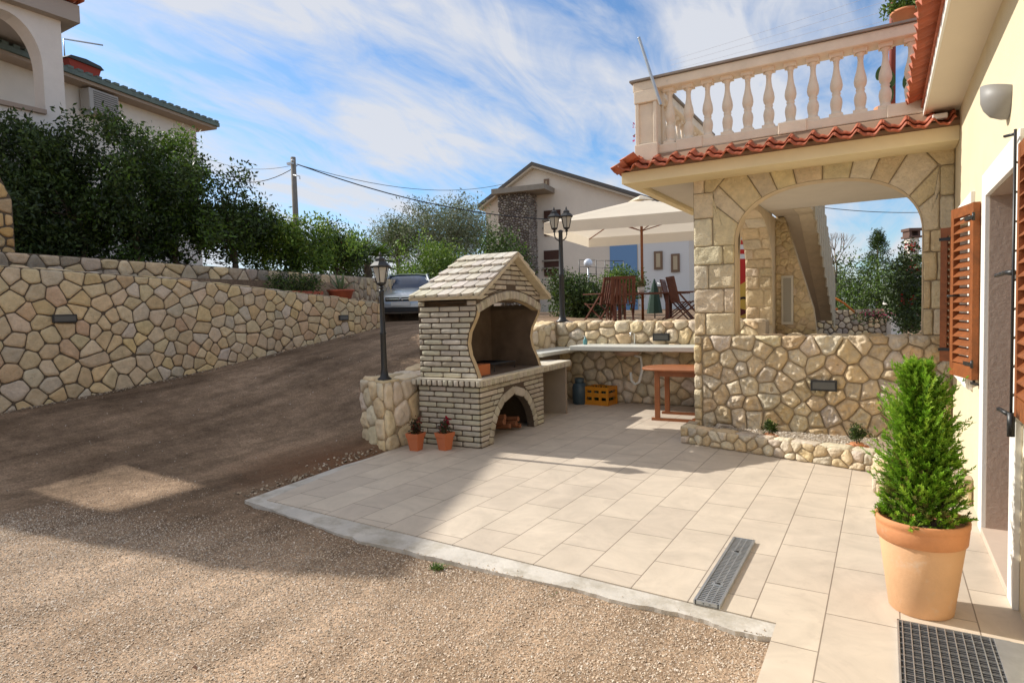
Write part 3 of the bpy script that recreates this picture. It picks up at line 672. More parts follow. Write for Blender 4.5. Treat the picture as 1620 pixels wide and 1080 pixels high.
for fn, sd in ((lambda u, v, w: bf(U0 - w, u, v), 13), (lambda u, v, w: bf(U1 + w, u, v), 14)):
    side_rows(m, fn, zb, sl0, sd)
    courses(m, whole, fn, bk, bk + .13, sl0, ze, seed=sd + 3); courses(m, whole, fn, D_ - .11, D_ - .02, sl0, ze, seed=sd + 5)
m.box((U0 + .075, D_ - .09, zb), (U1 - .075, D_ - .02, ze), mi=2, fn=bf)
m.prism([(U0, ze), (U1, ze), (UC, zp)], lambda u, v, w: bf(u, w, v), D_ - .09, D_ - .02, mi=2)
m.box((U0 + .08, .13, 1.70), (U1 - .08, D_ - .10, 1.72), mi=2, fn=bf); m.box((U0 + .08, bk + .02, zb - .004), (U1 - .08, D_ - .10, zb + .008), mi=2, fn=bf)
m.build('fire_chamber', [MORTAR_B, BRICK, mat('smoked_brown_render', (.13, .09, .06), .95, var=.4, varscale=3)], BQ)
# inner firebricks and grate
m = MB(); m.box((.16, .10, zb + .01), (.44, .24, zb + .14), fn=bf); m.build('firebrick', mat('orange_firebrick', (.42, .13, .04), .85, var=.2), BQ)
m = MB()
for k in range(12): m.tube([bf(.72 + k * .05, .2, zb + .10), bf(.72 + k * .05, .66, zb + .10)], .004, 5)
for b_ in (.2, .66): m.tube([bf(.70, b_, zb + .10), bf(1.3, b_, zb + .10)], .005, 5)
for a_ in (.72, 1.27):
    for b_ in (.2, .66): m.tube([bf(a_, b_, zb), bf(a_, b_, zb + .10)], .005, 5)
m.build('grate', BLACKI, BQ)
# roof: tiled slopes
m = MB(); rr = random.Random(17); TC = [(.58, .53, .44), (.52, .47, .39), (.62, .57, .48)]
for sgn in (-1, 1):
    ov = .13; run = UC - U0 + ov; rise = (zp - ze) * run / (UC - U0); Ls = math.hypot(run, rise); ux, uz = run / Ls, -rise / Ls
    nx_, nz_ = -uz, ux
    def fs_(u, v, w, sgn=sgn): # u along ridge (b axis), v down slope
        u = -.10 + (u + .10) * (1 - .20 * (1 - v / Ls)); a = UC + sgn * (ux * v + nx_ * w); z = zp + .055 + uz * v + nz_ * w; return bf(a, u, z)
    b0, b1 = -.10, D_ + .03
    m.prism([(b0, 0), (b1, 0), (b1, Ls), (b0, Ls)], fs_, -.045, -.004, (.56, .48, .34), 1); m.prism([(b0 + .01, .0), (b1 - .01, .0), (b1 - .01, Ls - .01), (b0 + .01, Ls - .01)], fs_, -.003, .002, mi=0)
    rows, cols_ = 6, 6; h = Ls / rows; wd = (b1 - b0) / cols_
    for r in range(rows):
        off = (-.5 * wd if r % 2 else 0)
        for c in range(cols_ + 1):
            x0 = max(b0, b0 + c * wd + off); x1 = min(b1, b0 + (c + 1) * wd + off)
            if x1 - x0 < .04: continue
            y0, y1 = r * h, (r + 1) * h + .012; g = .0065; cc = pick(TC, rr, .10); k = .03
            q = [(x0 + g, y0), (x1 - g, y0), (x1 - g, y1 - k), (x1 - g - k, y1), (x0 + g + k, y1), (x0 + g, y1 - k)]
            vb = [fs_(u, v, .001) for u, v in q]; vt = [fs_(u, v, .006 + (.026 + rr.uniform(-.003, .003)) * (v - y0) / h) for u, v in q]
            n = 6; m.add(vb + vt, [tuple(range(n, 2 * n))] + [(i, (i + 1) % n, n + (i + 1) % n, n + i) for i in range(n)], cc, 1)
m.build('tiled_roof', [MORTAR_B, BRICK], BQ)
# firewood in the lower arch
FW = empty('firewood_stack', (-4.45, 6.7, 0), 0, 'small heap of split firewood inside the barbecue arch', 'firewood'); rr = random.Random(2)
for k in range(7):
    m = MB(); a = rr.uniform(-.3, .35); z = .05 + .07 * (k // 3); m.tube([(-.25, a, z), (.30, a + rr.uniform(-.06, .06), z + rr.uniform(0, .08))], rr.uniform(.03, .045), 6, sm=False)
    m.build('log', mat('split_log', (.26, .10, .045), .9, var=.35, varscale=9), FW)
# ------------------------------------------------------------------ sink counter, crate, bottle
CT = empty('sink_counter', (-3.2, 9.4, 0), 0, 'pale stone worktop with underhung sink along the rubble back wall', 'counter')
m = MB(); m.box((-1.22, -.22, .905), (2.0, .37, .985)); m.box((-1.74, -1.15, .87), (-1.23, .37, .93)); m.build('worktop', mat('pale_worktop_stone', (.60, .60, .54), .45, var=.06, varscale=12), CT, bevel=.012)
m = MB(); m.lathe([(.01, .80), (.12, .81), (.20, .84), (.23, .904)], 24, (-.35, .1, 0)); m.build('basin', mat('brown_ceramic_sink', (.42, .27, .18), .4), CT)
m = MB(); m.tube([(-.2, .05, .82), (-.1, .05, .80), (-.08, .05, .60), (-.13, .05, .40), (-.20, .05, .36), (-.26, .05, .42), (-.28, .07, .55)], .022, 10); m.build('drain_pipe', mat('white_pvc', (.70, .68, .62), .4), CT)
m = MB(); m.tube([(-.30, .33, .985), (-.30, .33, 1.16), (-.31, .25, 1.19), (-.31, .17, 1.17), (-.31, .16, 1.13)], .013, 8); m.build('tap', mat('chrome', (.7, .7, .68), .15, metal=1), CT)
m = MB(); m.box((-1.74, -.9, 0), (-1.66, .3, .868)); m.build('support', mat('grey_plaster_panel', (.33, .27, .21)), CT); m = MB(); m.box((1.2, .0, 0), (1.3, .37, .903)); m.build('support', mat('grey_plaster_panel', (.33, .27, .21)), CT)
DG = empty('soap_bottle', (-4.30, 9.55, .985), 0, 'small blue-green soap bottle at the left end of the worktop', 'bottle')
m = MB(); m.lathe([(.03, 0), (.035, .01), (.035, .08), (.015, .10), (.012, .13)], 12); m.build('flask', mat('blue_green_plastic', (.10, .28, .30), .3), DG); m = MB(); m.box((-.03, -.01, .13), (.012, .01, .145)); m.build('pump', mat('white_pvc', (.7, .68, .62)), DG)
CRT = empty('bottle_crate', (-4.02, 9.52, 0), rad(-6), 'orange-yellow plastic bottle crate on the floor under the counter', 'crate')
m = MB()
W2, D2, H2 = .20, .15, .30; yc = mat('orange_yellow_plastic', (.62, .24, .015), .45)
for sx_, sy_ in ((-1, 0), (1, 0), (0, -1), (0, 1)):
    for z0, z1 in ((0, .08), (.13, .20), (.24, .30)):
        if sx_: m.box((sx_ * W2 - .008, -D2, z0), (sx_ * W2 + .008, D2, z1))
        else: m.box((-W2, sy_ * D2 - .008, z0), (W2, sy_ * D2 + .008, z1))
for sx_ in (-1, -.33, .33, 1):
    for sy_ in (-1, 1): m.box((sx_ * W2 - .02, sy_ * D2 - .012, 0), (sx_ * W2 + .02, sy_ * D2 + .012, .30))
m.box((-W2, -D2, .0), (W2, D2, .02)); m.build('crate_frame', yc, CRT)
m = MB()
for i in range(4):
    for j in range(3): m.lathe([(.032, .02), (.032, .18), (.012, .23), (.012, .29)], 8, (-.14 + i * .095, -.09 + j * .09, 0))
m.build('bottles', mat('dark_green_glass', (.02, .05, .02), .1, spec=.8), CRT)
BT = empty('gas_bottle', (-4.36, 9.42, 0), 0, 'dark blue-grey gas bottle beside the orange crate under the counter', 'gas bottle')
m = MB(); m.lathe([(.10, 0), (.12, .02), (.125, .28), (.10, .34), (.03, .37), (.03, .40)], 20); m.build('tank', mat('blue_grey_paint', (.05, .085, .11), .4), BT)
m = MB(); m.lathe([(.075, .33), (.08, .43), (.07, .43), (.065, .33)], 16); m.build('collar', mat('blue_grey_paint', (.05, .085, .11)), BT)

# ------------------------------------------------------------------ lamps
def lantern(m, g, c, s=1.0):
    x, y, z = c; q = lambda r, h: (r * s, h * s)
    m.lathe([q(.015, -.06), q(.03, -.04), q(.02, -.02), q(.055, 0), q(.06, .012), q(.05, .02)], 6, c, sm=False)
    m.lathe([q(.098, .195), q(.125, .20), q(.128, .215), q(.075, .265), q(.060, .27), q(.062, .30), q(.03, .325), q(.012, .33), q(.018, .35), q(.004, .385)], 6, c, sm=False)
    for k in range(6):
        t_ = 2 * math.pi * k / 6; m.tube([(x + .055 * s * math.cos(t_), y + .055 * s * math.sin(t_), z + .01 * s), (x + .100 * s * math.cos(t_), y + .100 * s * math.sin(t_), z + .20 * s)], .0055 * s, 5)
    g.lathe([q(.048, .018), q(.092, .197)], 6, c, sm=False)
def small_lamp(loc, label, H=1.05, heads=1, s=1.0):
    t_ = empty('garden_lamp_post', loc, 0, label, 'lamp post', 'black iron lamp posts on the walls')
    m = MB(); m.lathe([(.085 * s, 0), (.085 * s, .02), (.05 * s, .05), (.042 * s, .10), (.036 * s, .14), (.033 * s, .5 * H), (.040 * s, .5 * H + .02), (.032 * s, .5 * H + .04), (.026 * s, H - .05), (.035 * s, H - .02), (.02, H)], 16); m.build('post', BLACKI, t_)
    if heads == 1:
        m, g = MB(), MB(); lantern(m, g, (0, 0, H + .06), s); L1 = m.build('lantern', BLACKI, t_); g.build('glass', LAMPG, L1)
    else:
        for k in (-1, 1):
            m, g = MB(), MB(); c = (k * .10, k * .04, H + .02); m.tube([(0, 0, H - .20), (k * .06, k * .02, H - .17), (k * .085, k * .035, H - .14), (k * .10, k * .04, H - .08), (k * .10, k * .04, H)], .012, 6)
            lantern(m, g, (c[0], c[1], H + .02), 1.0); L1 = m.build('lantern', BLACKI, t_); g.build('glass', LAMPG, L1)
    return t_
small_lamp((-5.10, 5.52, .80), 'single-headed black lamp post on the stone pillar left of the barbecue', 1.08)
small_lamp((-4.89, 9.90, 1.36), 'twin-headed black lamp post on the wall corner in front of the parasol', 1.62, 2, 1.35)

# ------------------------------------------------------------------ folding wooden table under the counter
TB = empty('folding_table', (-2.15, 8.75, 0), rad(3), 'orange-brown oval wooden folding table standing behind the arch pier', 'table')
m = MB(); ov = [(.85 * math.copysign(abs(math.cos(t_)) ** .6, math.cos(t_)), .42 * math.copysign(abs(math.sin(t_)) ** .75, math.sin(t_))) for t_ in [2 * math.pi * k / 40 for k in range(40)]]
m.prism(ov, P3, .70, .728)
m.build('tabletop', WOODT, TB, bevel=.008)
for sx_ in (-.58, .58):
    for sy_ in (-.28, .28):
        m = MB(); m.box((sx_ - .035, sy_ - .02, .03), (sx_ + .035, sy_ + .02, .70)); m.build('leg', WOODT, TB, bevel=.004)
m = MB()
m.box((-.66, -.31, 0), (.66, -.255, .035)); m.box((-.66, .255, 0), (.66, .31, .035)); m.box((-.60, -.25, .62), (-.56, .25, .698)); m.box((.56, -.25, .62), (.60, .25, .698))
m.box((-.56, -.30, .62), (.56, -.27, .698)); m.tube([(-.1, -.28, .03), (.5, -.24, .26)], .022, 6); m.build('underframe', WOODT, TB)

# ------------------------------------------------------------------ arched porch with roof terrace
PO = empty('arched_porch', (-.7, 7.57, 0), 0, 'stone arched porch carrying the balustraded terrace beside the cream house', 'porch')
def unloc(o, r): o.matrix_parent_inverse = r.matrix_world.inverted() if False else Matrix.Translation(-r.location); return o
def pb(m, name, mats, root, **k): o = m.build(name, mats, None, **k); o.parent = root; o.matrix_parent_inverse = Matrix.Translation(-Vector(root.location)); return o
fx = lambda u, v, w: (u, 7.57 - w, v)
m = MB(); m.box((-1.96, 7.57, -.1), (.6, 7.95, 1.21))
m.box((-1.97, 7.56, -.1), (-1.5, 7.96, .02))
rubble(m, [(-1.87, .10), (.59, .10), (.59, 1.235), (-1.87, 1.235)], fx, .295, CREAM, 41, relax=0, var=.5, depth=.042, gap=.007, bev=.028, rough=.030, rnd=.10, seg=.035, rings=(.82, .62, .4, .2), tilt=.3)
rr = random.Random(5); z = 0.0
while z < 1.2:
    z2 = min(1.23, z + rr.uniform(.13, .26)); z2 = 1.23 if 1.23 - z2 < .08 else z2
    stone(m, [(-1.97, z), (-1.875, z), (-1.875, z2), (-1.97, z2)], fx, .05, pick(CREAM, rr), .006, .02, .014, .1, seg=.04, rng=rr); z = z2
ft = lambda u, v, w: (u, 7.56 + v, 1.205 + w); x = -1.96
while x < .58:
    x2 = min(.6, x + rr.uniform(.18, .36)); stone(m, [(x, 0), (x2, 0), (x2, .39), (x, .39)], ft, .03, pick(CREAM, rr), .006, .04, .01, .15, rng=rr); x = x2
pb(m, 'rubble_wall', [MORTAR_L, ROUGH], PO)
brick_light((-.555, 7.525, .69), 0, 'dark brick light in the sunny rubble wall below the arch', w=.26)
AS = mat('sandstone_jamb', (.64, .51, .33), .9, var=.15, varscale=6, bump=(40, .004))
m = MB()
ac = arch_curve(-.575, .915, 2.28, .635, 28, 2.35)
curve = [(-1.49, 1.215)] + ac + [(.34, 1.215)]
slab_with_hole(m, -1.96, curve, .6, 3.15, fx, .20, mi2=2)

ASH = [(.68, .56, .37), (.72, .60, .41), (.66, .53, .33), (.70, .56, .34), (.73, .63, .45)]
def blk(q, seed, rough=.006): stone(m, q, fx, .022, pick(ASH, random.Random(seed), .07), .0055, .012, rough, .06, seg=.05, rings=(.8, .6, .35), tilt=.08, rng=random.Random(seed), mi=1)
rows = [1.235, 1.50, 1.785, 2.07, 2.29]; sp = [-1.83, -1.61, -1.79, -1.62]; sq = [.43, .41, .46, .40]
for i in range(4):
    r_ = .016 if i < 3 else .007
    for a, b_ in ((-1.96, sp[i]), (sp[i], -1.492)): blk([(a, rows[i]), (b_, rows[i]), (b_, rows[i + 1]), (a, rows[i + 1])], 50 + i * 4 + (a > -1.9), r_)
    for a, b_ in ((.342, sq[i]), (sq[i], .6)): blk([(a, rows[i]), (b_, rows[i]), (b_, rows[i + 1]), (a, rows[i + 1])], 80 + i * 4 + (a > .35), .008)
rw = [2.29, 2.62, 2.92]
for i in range(2):
    blk([(-1.96, rw[i]), (-1.74 + .02 * i, rw[i]), (-1.74 + .02 * i, rw[i + 1]), (-1.96, rw[i + 1])], 101 + i, .004)
    blk([(.475, rw[i]), (.6, rw[i]), (.6, rw[i + 1]), (.475, rw[i + 1])], 105 + i, .004)
blk([(-1.96, 2.92), (-1.83, 2.92), (-1.83, 3.15), (-1.96, 3.15)], 108, .004); blk([(-1.83, 2.92), (-1.73, 2.92), (-1.52, 3.15), (-1.83, 3.15)], 109, .004)
blk([(.30, 3.15), (.475, 2.92), (.6, 2.92), (.6, 3.15)], 110, .004)
path = [(-1.73, 2.29), (-1.73, 2.92), (-1.52, 3.15), (.30, 3.15), (.475, 2.92), (.475, 2.29)]
def outer_pt(p, c=(-.575, 1.75)):
    dx, dy = p[0] - c[0], p[1] - c[1]; best = None
    for a, b_ in zip(path, path[1:]):
        ex, ey = b_[0] - a[0], b_[1] - a[1]; den = dx * ey - dy * ex
        if abs(den) < 1e-9: continue
        t_ = ((a[0] - c[0]) * ey - (a[1] - c[1]) * ex) / den; s2 = ((a[0] - c[0]) * dy - (a[1] - c[1]) * dx) / den
        if t_ > 0 and -.001 <= s2 <= 1.001: best = (c[0] + dx * t_, c[1] + dy * t_)
    return best
ks = [0, 3, 5, 8, 10, 12, 14, 16, 18, 20, 23, 25, 28]
for i, (k0, k1) in enumerate(zip(ks, ks[1:])):
    inn = ac[k0:k1 + 1]; o0, o1 = outer_pt(inn[0]) or path[0], outer_pt(inn[-1]) or path[-1]
    if k0 == 0: o0 = (-1.73, 2.29)
    if k1 == 28: o1 = (.475, 2.29)
    mid = [c for c in path[1:-1] if (min(o0[0], o1[0]) + .001 < c[0] < max(o0[0], o1[0]) - .001) or (abs(c[0] - o0[0]) < .02 and c[1] > o0[1] and k1 < 10) or (abs(c[0] - o1[0]) < .02 and c[1] > o1[1] and k0 > 16)]
    mid = sorted(set(mid), key=lambda c: c[0]); q = inn + [o1] + mid[::-1] + [o0]
    stone(m, q, fx, .022, pick(ASH, random.Random(200 + i), .07), .0055, .012, .004, .0, seg=.06, rings=(.8, .55), tilt=.04, rng=random.Random(i), mi=1, concave=True)
pb(m, 'arch_facade', [mat('narrow_sand_joint', (.34, .27, .18), .95), ROUGH, mat('sandstone_jamb', (1, 1, 1))], PO)
# side arch: far jamb and intrados in coursed blocks
m = MB()
sc_ = [(7.772, 1.1)] + [(9.021 - 1.249 * math.cos(t_), 2.15 + .70 * math.sin(t_)) for t_ in [math.pi * k / 16 for k in range(17)]] + [(10.27, 1.1)]
fs2 = lambda u, v, w: (-1.47 - w, u, v)
slab_with_hole(m, 7.771, sc_, 10.9, 2.94, lambda u, v, w: (-1.47 + w, u, v), .39)
rr = random.Random(12)
pts = [(10.27, z) for z in (1.1, 1.27, 1.55, 1.82, 2.02, 2.15)] + [(9.021 + 1.249 * math.cos(t_), 2.15 + .70 * math.sin(t_)) for t_ in (.2, .42, .66, .95, 1.25)]
for (y0, z0), (y1, z1) in zip(pts, pts[1:]):
    L0 = math.hypot(y1 - y0, z1 - z0); dy, dz = (y1 - y0) / L0, (z1 - z0) / L0
    fj = lambda u, v, w, y0=y0, z0=z0, dy=dy, dz=dz: (-1.86 + u, y0 + dy * v - dz * w, z0 + dz * v + dy * w)
    s_ = rr.choice([.13, .2, .27])
    for a, b_ in ((0, s_), (s_, .39)): stone(m, [(a, 0), (b_, 0), (b_, L0), (a, L0)], fj, .02, pick(ASH, rr), .006, .014, .012, .1, seg=.06, rng=rr)
pb(m, 'side_arch', [AS, ROUGH], PO)
m = MB(); bwp = [(-1.469, 1.1), (-.88, 1.1), (-.93, 1.5), (-1.34, 2.94), (-1.469, 2.94)]; m.prism(bwp, lambda u, v, w: (u, 10.6 + w, v), 0, .2)
rubble(m, bwp, lambda u, v, w: (u, 10.6 - w, v), .16, [(.60, .46, .26), (.54, .41, .23), (.58, .45, .28)], 61, depth=.008, gap=.003, bev=.02, rough=.012)
pb(m, 'back_wall', [mat('ochre_rough_render', (.56, .43, .25), .95, var=.2, varscale=6, bump=(25, .02)), STONE], PO)
m = MB(); m.box((-1.38, 10.56, 1.26), (-1.21, 10.59, 2.02)); m.box((-1.35, 10.545, 1.30), (-1.24, 10.56, 1.98), mi=1); pb(m, 'meter_cupboard', [mat('pale_frame', (.55, .50, .40), .6), mat('dull_glass', (.28, .25, .19), .4)], PO)
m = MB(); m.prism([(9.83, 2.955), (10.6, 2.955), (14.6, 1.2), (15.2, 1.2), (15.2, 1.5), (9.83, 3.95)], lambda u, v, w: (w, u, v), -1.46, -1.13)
m.prism([(9.88, 2.95), (10.55, 2.95), (14.6, 1.2), (15.2, 1.2), (15.2, 1.9), (9.88, 4.15)], lambda u, v, w: (w, u, v), -1.127, -.90, mi=1)
for k in range(13):
    y = 9.9 + k * .38; zt = 4.15 - (y - 9.88) * .423; m.box((-.90, y, zt - 1.15), (-.878, y + .30, zt - .06), (.55, .47, .33), 2)
pb(m, 'stair_flight', [mat('shaded_grey_render', (.52, .44, .33), .9, var=.08), mat('lit_stair_side_render', (.66, .56, .40), .9, var=.15, varscale=5, bump=(20, .01)), STONE], PO)  # soffit tone darkened and side tone lightened to stand for shade and light
m = MB(); m.box((-2.58, 7.29, 3.12), (-1.47, 10.3, 3.40)); m.box((-1.47, 7.575, 2.95), (.6, 9.82, 3.40)); m.box((-1.961, 7.575, 2.94), (-1.472, 10.3, 3.119))
pb(m, 'terrace_slab', mat('white_soffit_render', (.62, .56, .46), .9, var=.05, spec=.2), PO)
m = MB(); m.box((-1.86, 7.952, 1.0), (.6, 10.3, 1.10)); pb(m, 'porch_floor', GREYP, PO)
m = MB(); m.prism([(7.15, 3.201), (7.288, 3.201), (7.288, 3.395), (7.25, 3.37), (7.15, 3.25)], lambda u, v, w: (w, u, v), -2.6, .598); pb(m, 'mortar_bed', mat('brown_mortar_bed', (.30, .19, .12), .95), PO)
m = MB(); m.box((-2.70, 7.14, 3.065), (.598, 7.566, 3.20)); m.box((-2.70, 7.568, 3.065), (-2.60, 10.3, 3.20)); pb(m, 'fascia', FASC, PO, bevel=.006)
# clay tiles on the verge
def wave_tiles(m, u0, u1, fn, per=.205, rows=((0, .17), (.13, .32)), amp=.036, th=.014, seed=1, lift=.03):
    rr = random.Random(seed)
    for (v0, v1), r in zip(rows, range(9)):
        k = 0; u = u0
        while u < u1 - .02:
            ue = min(u1, u + per); n = 12; c = (rr.uniform(.85, 1.1),) * 3; dv = rr.uniform(-.008, .008); dl = rr.uniform(0, .004)
            prof = [(u + (ue - u) * i / n, amp * (math.cos(2 * math.pi * i / n) * .75 + .35 * math.cos(4 * math.pi * i / n + .6))) for i in range(n + 1)]
            if k and True: prof[0] = (prof[0][0] - .003, prof[0][1])
            vs = []
            for (uu, h) in prof:
                for vv, bs in ((v0 + dv, lift), (v1, 0.004)):
                    for t_ in (0, -th): vs.append(fn(uu, vv, h + bs + t_ + dl + r * .006))
            fs = []
            for i in range(n):
                a = i * 4; b_ = a + 4; fs += [(a, b_, b_ + 2, a + 2), (a + 1, a + 3, b_ + 3, b_ + 1), (a, a + 1, b_ + 1, b_), (a + 2, b_ + 2, b_ + 3, a + 3)]
            fs += [(0, 2, 3, 1), (n * 4, n * 4 + 1, n * 4 + 3, n * 4 + 2)]
            m.add(vs, fs, c, 0, True); u += per; k += 1
m = MB(); sA = rad(30)
wave_tiles(m, -2.68, .56, lambda u, v, w: (u, 7.00 + v * math.cos(sA) - w * math.sin(sA), 3.185 + v * math.sin(sA) + w * math.cos(sA)), seed=3)
wave_tiles(m, 6.98, 10.3, lambda u, v, w: (-2.74 + v * math.cos(sA) - w * math.sin(sA), u, 3.185 + v * math.sin(sA) + w * math.cos(sA)), seed=4)
pb(m, 'roof_tiles', CLAY, PO)
m = MB(); m.box((.38, 7.05, 3.26), (.50, 7.12, 3.31)); pb(m, 'mortar_dab', WHITEP, PO, bevel=.01)
# balustrade
BA = empty('balustrade', (-1, 7.37, 3.40), 0, 'pinkish cast stone balustrade with turned balusters around the terrace', 'balustrade')
m = MB(); m.box((-2.30, 7.29, 3.40), (.60, 7.46, 3.50)); m.box((-2.08, 7.275, 3.395), (-1.78, 7.475, 3.525)); m.box((-.98, 7.27, 3.395), (-.70, 7.475, 3.52)); m.box((.02, 7.275, 3.395), (.32, 7.475, 3.525)); m.box((-2.53, 7.55, 3.40), (-2.37, 10.2, 3.50))
pb(m, 'plinth', CASTST, BA, bevel=.01)
m = MB(); m.box((-2.58, 7.24, 4.145), (.62, 7.50, 4.255)); m.box((-2.54, 7.502, 4.145), (-2.32, 10.2, 4.255)); pb(m, 'rail', CASTST, BA, bevel=.012)
m = MB(); m.box((-2.61, 7.21, 4.257), (.62, 7.53, 4.280)); m.box((-2.58, 7.532, 4.257), (-2.29, 10.2, 4.280)); pb(m, 'coping', mat('grey_brown_coping', (.26, .22, .19), .9, var=.2), BA)
m = MB(); m.box((-2.56, 7.22, 3.30), (-2.28, 7.52, 3.52)); m.box((-2.56, 7.22, 4.0), (-2.28, 7.52, 4.144)); m.box((-2.53, 7.26, 3.522), (-2.31, 7.48, 3.998))
for a, b_ in ((-2.55, -2.505), (-2.335, -2.29)): m.box((a, 7.23, 3.521), (b_, 7.275, 3.999)); m.box((a, 7.465, 3.521), (b_, 7.51, 3.999))
pb(m, 'corner_post', CASTST, BA, bevel=.008)
prof = [(.062, 0), (.062, .035), (.050, .045), (.045, .07), (.052, .10), (.058, .15), (.052, .19), (.040, .215), (.036, .225), (.044, .24), (.036, .255), (.052, .28), (.060, .32), (.054, .37), (.038, .43), (.028, .49), (.025, .54), (.030, .555), (.026, .565), (.040, .59), (.052, .605)]
m = MB(); m.lathe(prof, 14, (0, 0, 0)); m.box((-.062, -.062, .605), (.062, .062, .645)); m.box((-.064, -.064, -.002), (.064, .064, .03))
b0 = None
for k in range(12):
    x = -2.17 + .2175 * k
    if b0 is None: b0 = m.build('baluster', CASTST, BA); o = b0
    else: o = b0.copy(); sc.collection.objects.link(o)
    o.parent = BA; o.location = (x + 1, 0, .10)
for k in range(11):
    o = b0.copy(); sc.collection.objects.link(o); o.parent = BA; o.location = (-1.45, .42 + k * .225, .10)
# leaning steel angle, flowers, pots behind the rail
m = MB(); m.tube([(0, 0, 0), (-.24, -.02, .80)], .017, 4, sm=False); m.tube([(-.24, -.02, .80), (-.243, -.02, .81)], .019, 4); o = m.build('steel_pole', STEEL); o.location = (-2.22, 7.17, 3.92); tag(o, 'galvanised steel pole tied leaning to the balustrade corner post', 'pole')

# ------------------------------------------------------------------ foliage
nr = np.random.default_rng(11)
def leaf_mesh(name, centers, n, spread, size, material, cols, parent=None, asp=.45, up=.0, squash=1.0, kind=None, loc=None, quad=True):
    """n leaves gathered round clump centres"""
    C_ = np.asarray(centers, float); idx = nr.integers(0, len(C_), n); P = C_[idx] + np.clip(nr.normal(0, 1, (n, 3)), -1.9, 1.9) * np.array([1, 1, squash]) * (spread if np.isscalar(spread) else np.asarray(spread)[idx][:, None])
    d = nr.normal(0, 1, (n, 3)); d[:, 2] += up; d /= np.linalg.norm(d, axis=1)[:, None]
    e = np.cross(d, nr.normal(0, 1, (n, 3))); e /= np.linalg.norm(e, axis=1)[:, None]; s = size * nr.uniform(.55, 1.25, n)[:, None]
    n3 = np.cross(d, e)
    V_ = np.stack([P, P + d * s * .5 + e * s * asp * .5 + n3 * s * .06, P + d * s, P + d * s * .5 - e * s * asp * .5 + n3 * s * .06], 1).reshape(-1, 3)
    F_ = (np.arange(n)[:, None] * 4 + np.arange(4)[None]).tolist()
    m = bpy.data.meshes.new(name); m.from_pydata(V_.tolist(), [], F_)
    cc = np.asarray(cols)[nr.integers(0, len(cols), n)] * nr.uniform(.7, 1.25, (n, 1)); cl = nr.uniform(.55, 1.2, len(C_))[idx][:, None]
    ca = m.attributes.new('Col', 'FLOAT_COLOR', 'POINT'); ca.data.foreach_set('color', np.concatenate([np.repeat(cc * cl, 4, 0), np.ones((n * 4, 1))], 1).ravel().astype(np.float32))
    m.materials.append(material); o = bpy.data.objects.new(name, m); sc.collection.objects.link(o)
    if parent: o.parent = parent; o.matrix_parent_inverse = Matrix.Translation(-Vector(parent.location))
    return o
LEAF = mat('leaf', (1, 1, 1), .5, attr=True, spec=.45, trans=.30); LEAFM = mat('matte_leaf', (1, 1, 1), .7, attr=True, spec=.25, trans=.25)
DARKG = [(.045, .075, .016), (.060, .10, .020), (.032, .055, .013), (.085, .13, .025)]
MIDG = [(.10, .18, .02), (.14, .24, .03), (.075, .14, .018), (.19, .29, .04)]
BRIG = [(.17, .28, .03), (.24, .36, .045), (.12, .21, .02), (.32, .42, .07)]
OLIVE = [(.22, .25, .13), (.28, .30, .18), (.15, .19, .08), (.34, .35, .25)]
BARK = mat('bark', (.13, .095, .065), .95, var=.3, varscale=8, bump=(20, .01))
def clumps(c, r, n, seed, hollow=.35, top=0):
    g = np.random.default_rng(seed); out = []
    while len(out) < n:
        p = g.uniform(-1, 1, 3); q = np.linalg.norm(p)
        if q > 1 or q < hollow or p[2] < -.9: continue
        f_ = 1 + .30 * math.sin(p[0] * 5 + seed) * math.cos(p[1] * 6 + p[2] * 4 + seed) + g.uniform(-.15, .2)
        out.append(np.array(c) + p * np.array(r) * f_)
    return np.array(out)
def tree(name, label, cat, base, c, r, ncl, nleaf, size, cols, seed, material=None, spread=.2, trunk=.08, group=None, asp=.45, limbs=7, hollow=.3):
    t_ = empty(name, base, 0, label, cat, group); rr = random.Random(seed); b_ = Vector(base); c = Vector(c)
    cl = clumps(c, r, ncl, seed, hollow); m = MB(); mid = b_.lerp(c, .55) + Vector((rr.uniform(-.1, .1), rr.uniform(-.1, .1), 0))
    m.tube([b_ - Vector((0, 0, .1)), b_.lerp(mid, .5) + Vector((.03, .02, 0)), mid, c], [trunk, trunk * .8, trunk * .65, trunk * .25], 8)
    for k in range(limbs):
        e = Vector(cl[rr.randrange(len(cl))]); s = b_.lerp(c, rr.uniform(.35, .9)); h = s.lerp(e, .5) + Vector((0, 0, .12 * (e - s).length)); m.tube([s, h, e], [trunk * .4, trunk * .25, trunk * .07], 5)
    pb(m, 'trunk', BARK, t_)
    leaf_mesh('crown', cl, nleaf, spread, size, material or LEAF, cols, t_, asp=asp, up=.3); return t_
G = 'dense shrubs and trees behind the upper wall'
def tr(px, D, zb_, w, zt, zc_lo, *a, **k):      # crown centre column at px, depth D, width w (m), from zc_lo to zt
    p = at(px, 500, D); c = (p.x, p.y, (zt + zc_lo) / 2); return (p.x, p.y, zb_), c, (w / 2, w / 2, (zt - zc_lo) / 2)
def zpix(px, y, D): return at(px, y, D).z
def T(name, label, cat, px, D, zb_, wpx, ytop, ybot, ncl, nl, size, cols, seed, **k):
    w_ = wpx * D / FPX; zt, zl = zpix(px, ytop, D), zpix(px, ybot, D); b_, c, r = tr(px, D, zb_, w_, zt, zl)
    return tree(name, label, cat, b_, c, r, ncl, nl, size, cols, seed, **k)
T('shrub', 'darkest tall shrub at the far left, under the loggia column', 'shrub', 35, 11.8, 2.4, 170, 205, 445, 44, 17000, .105, DARKG, 1, group=G, spread=.17)
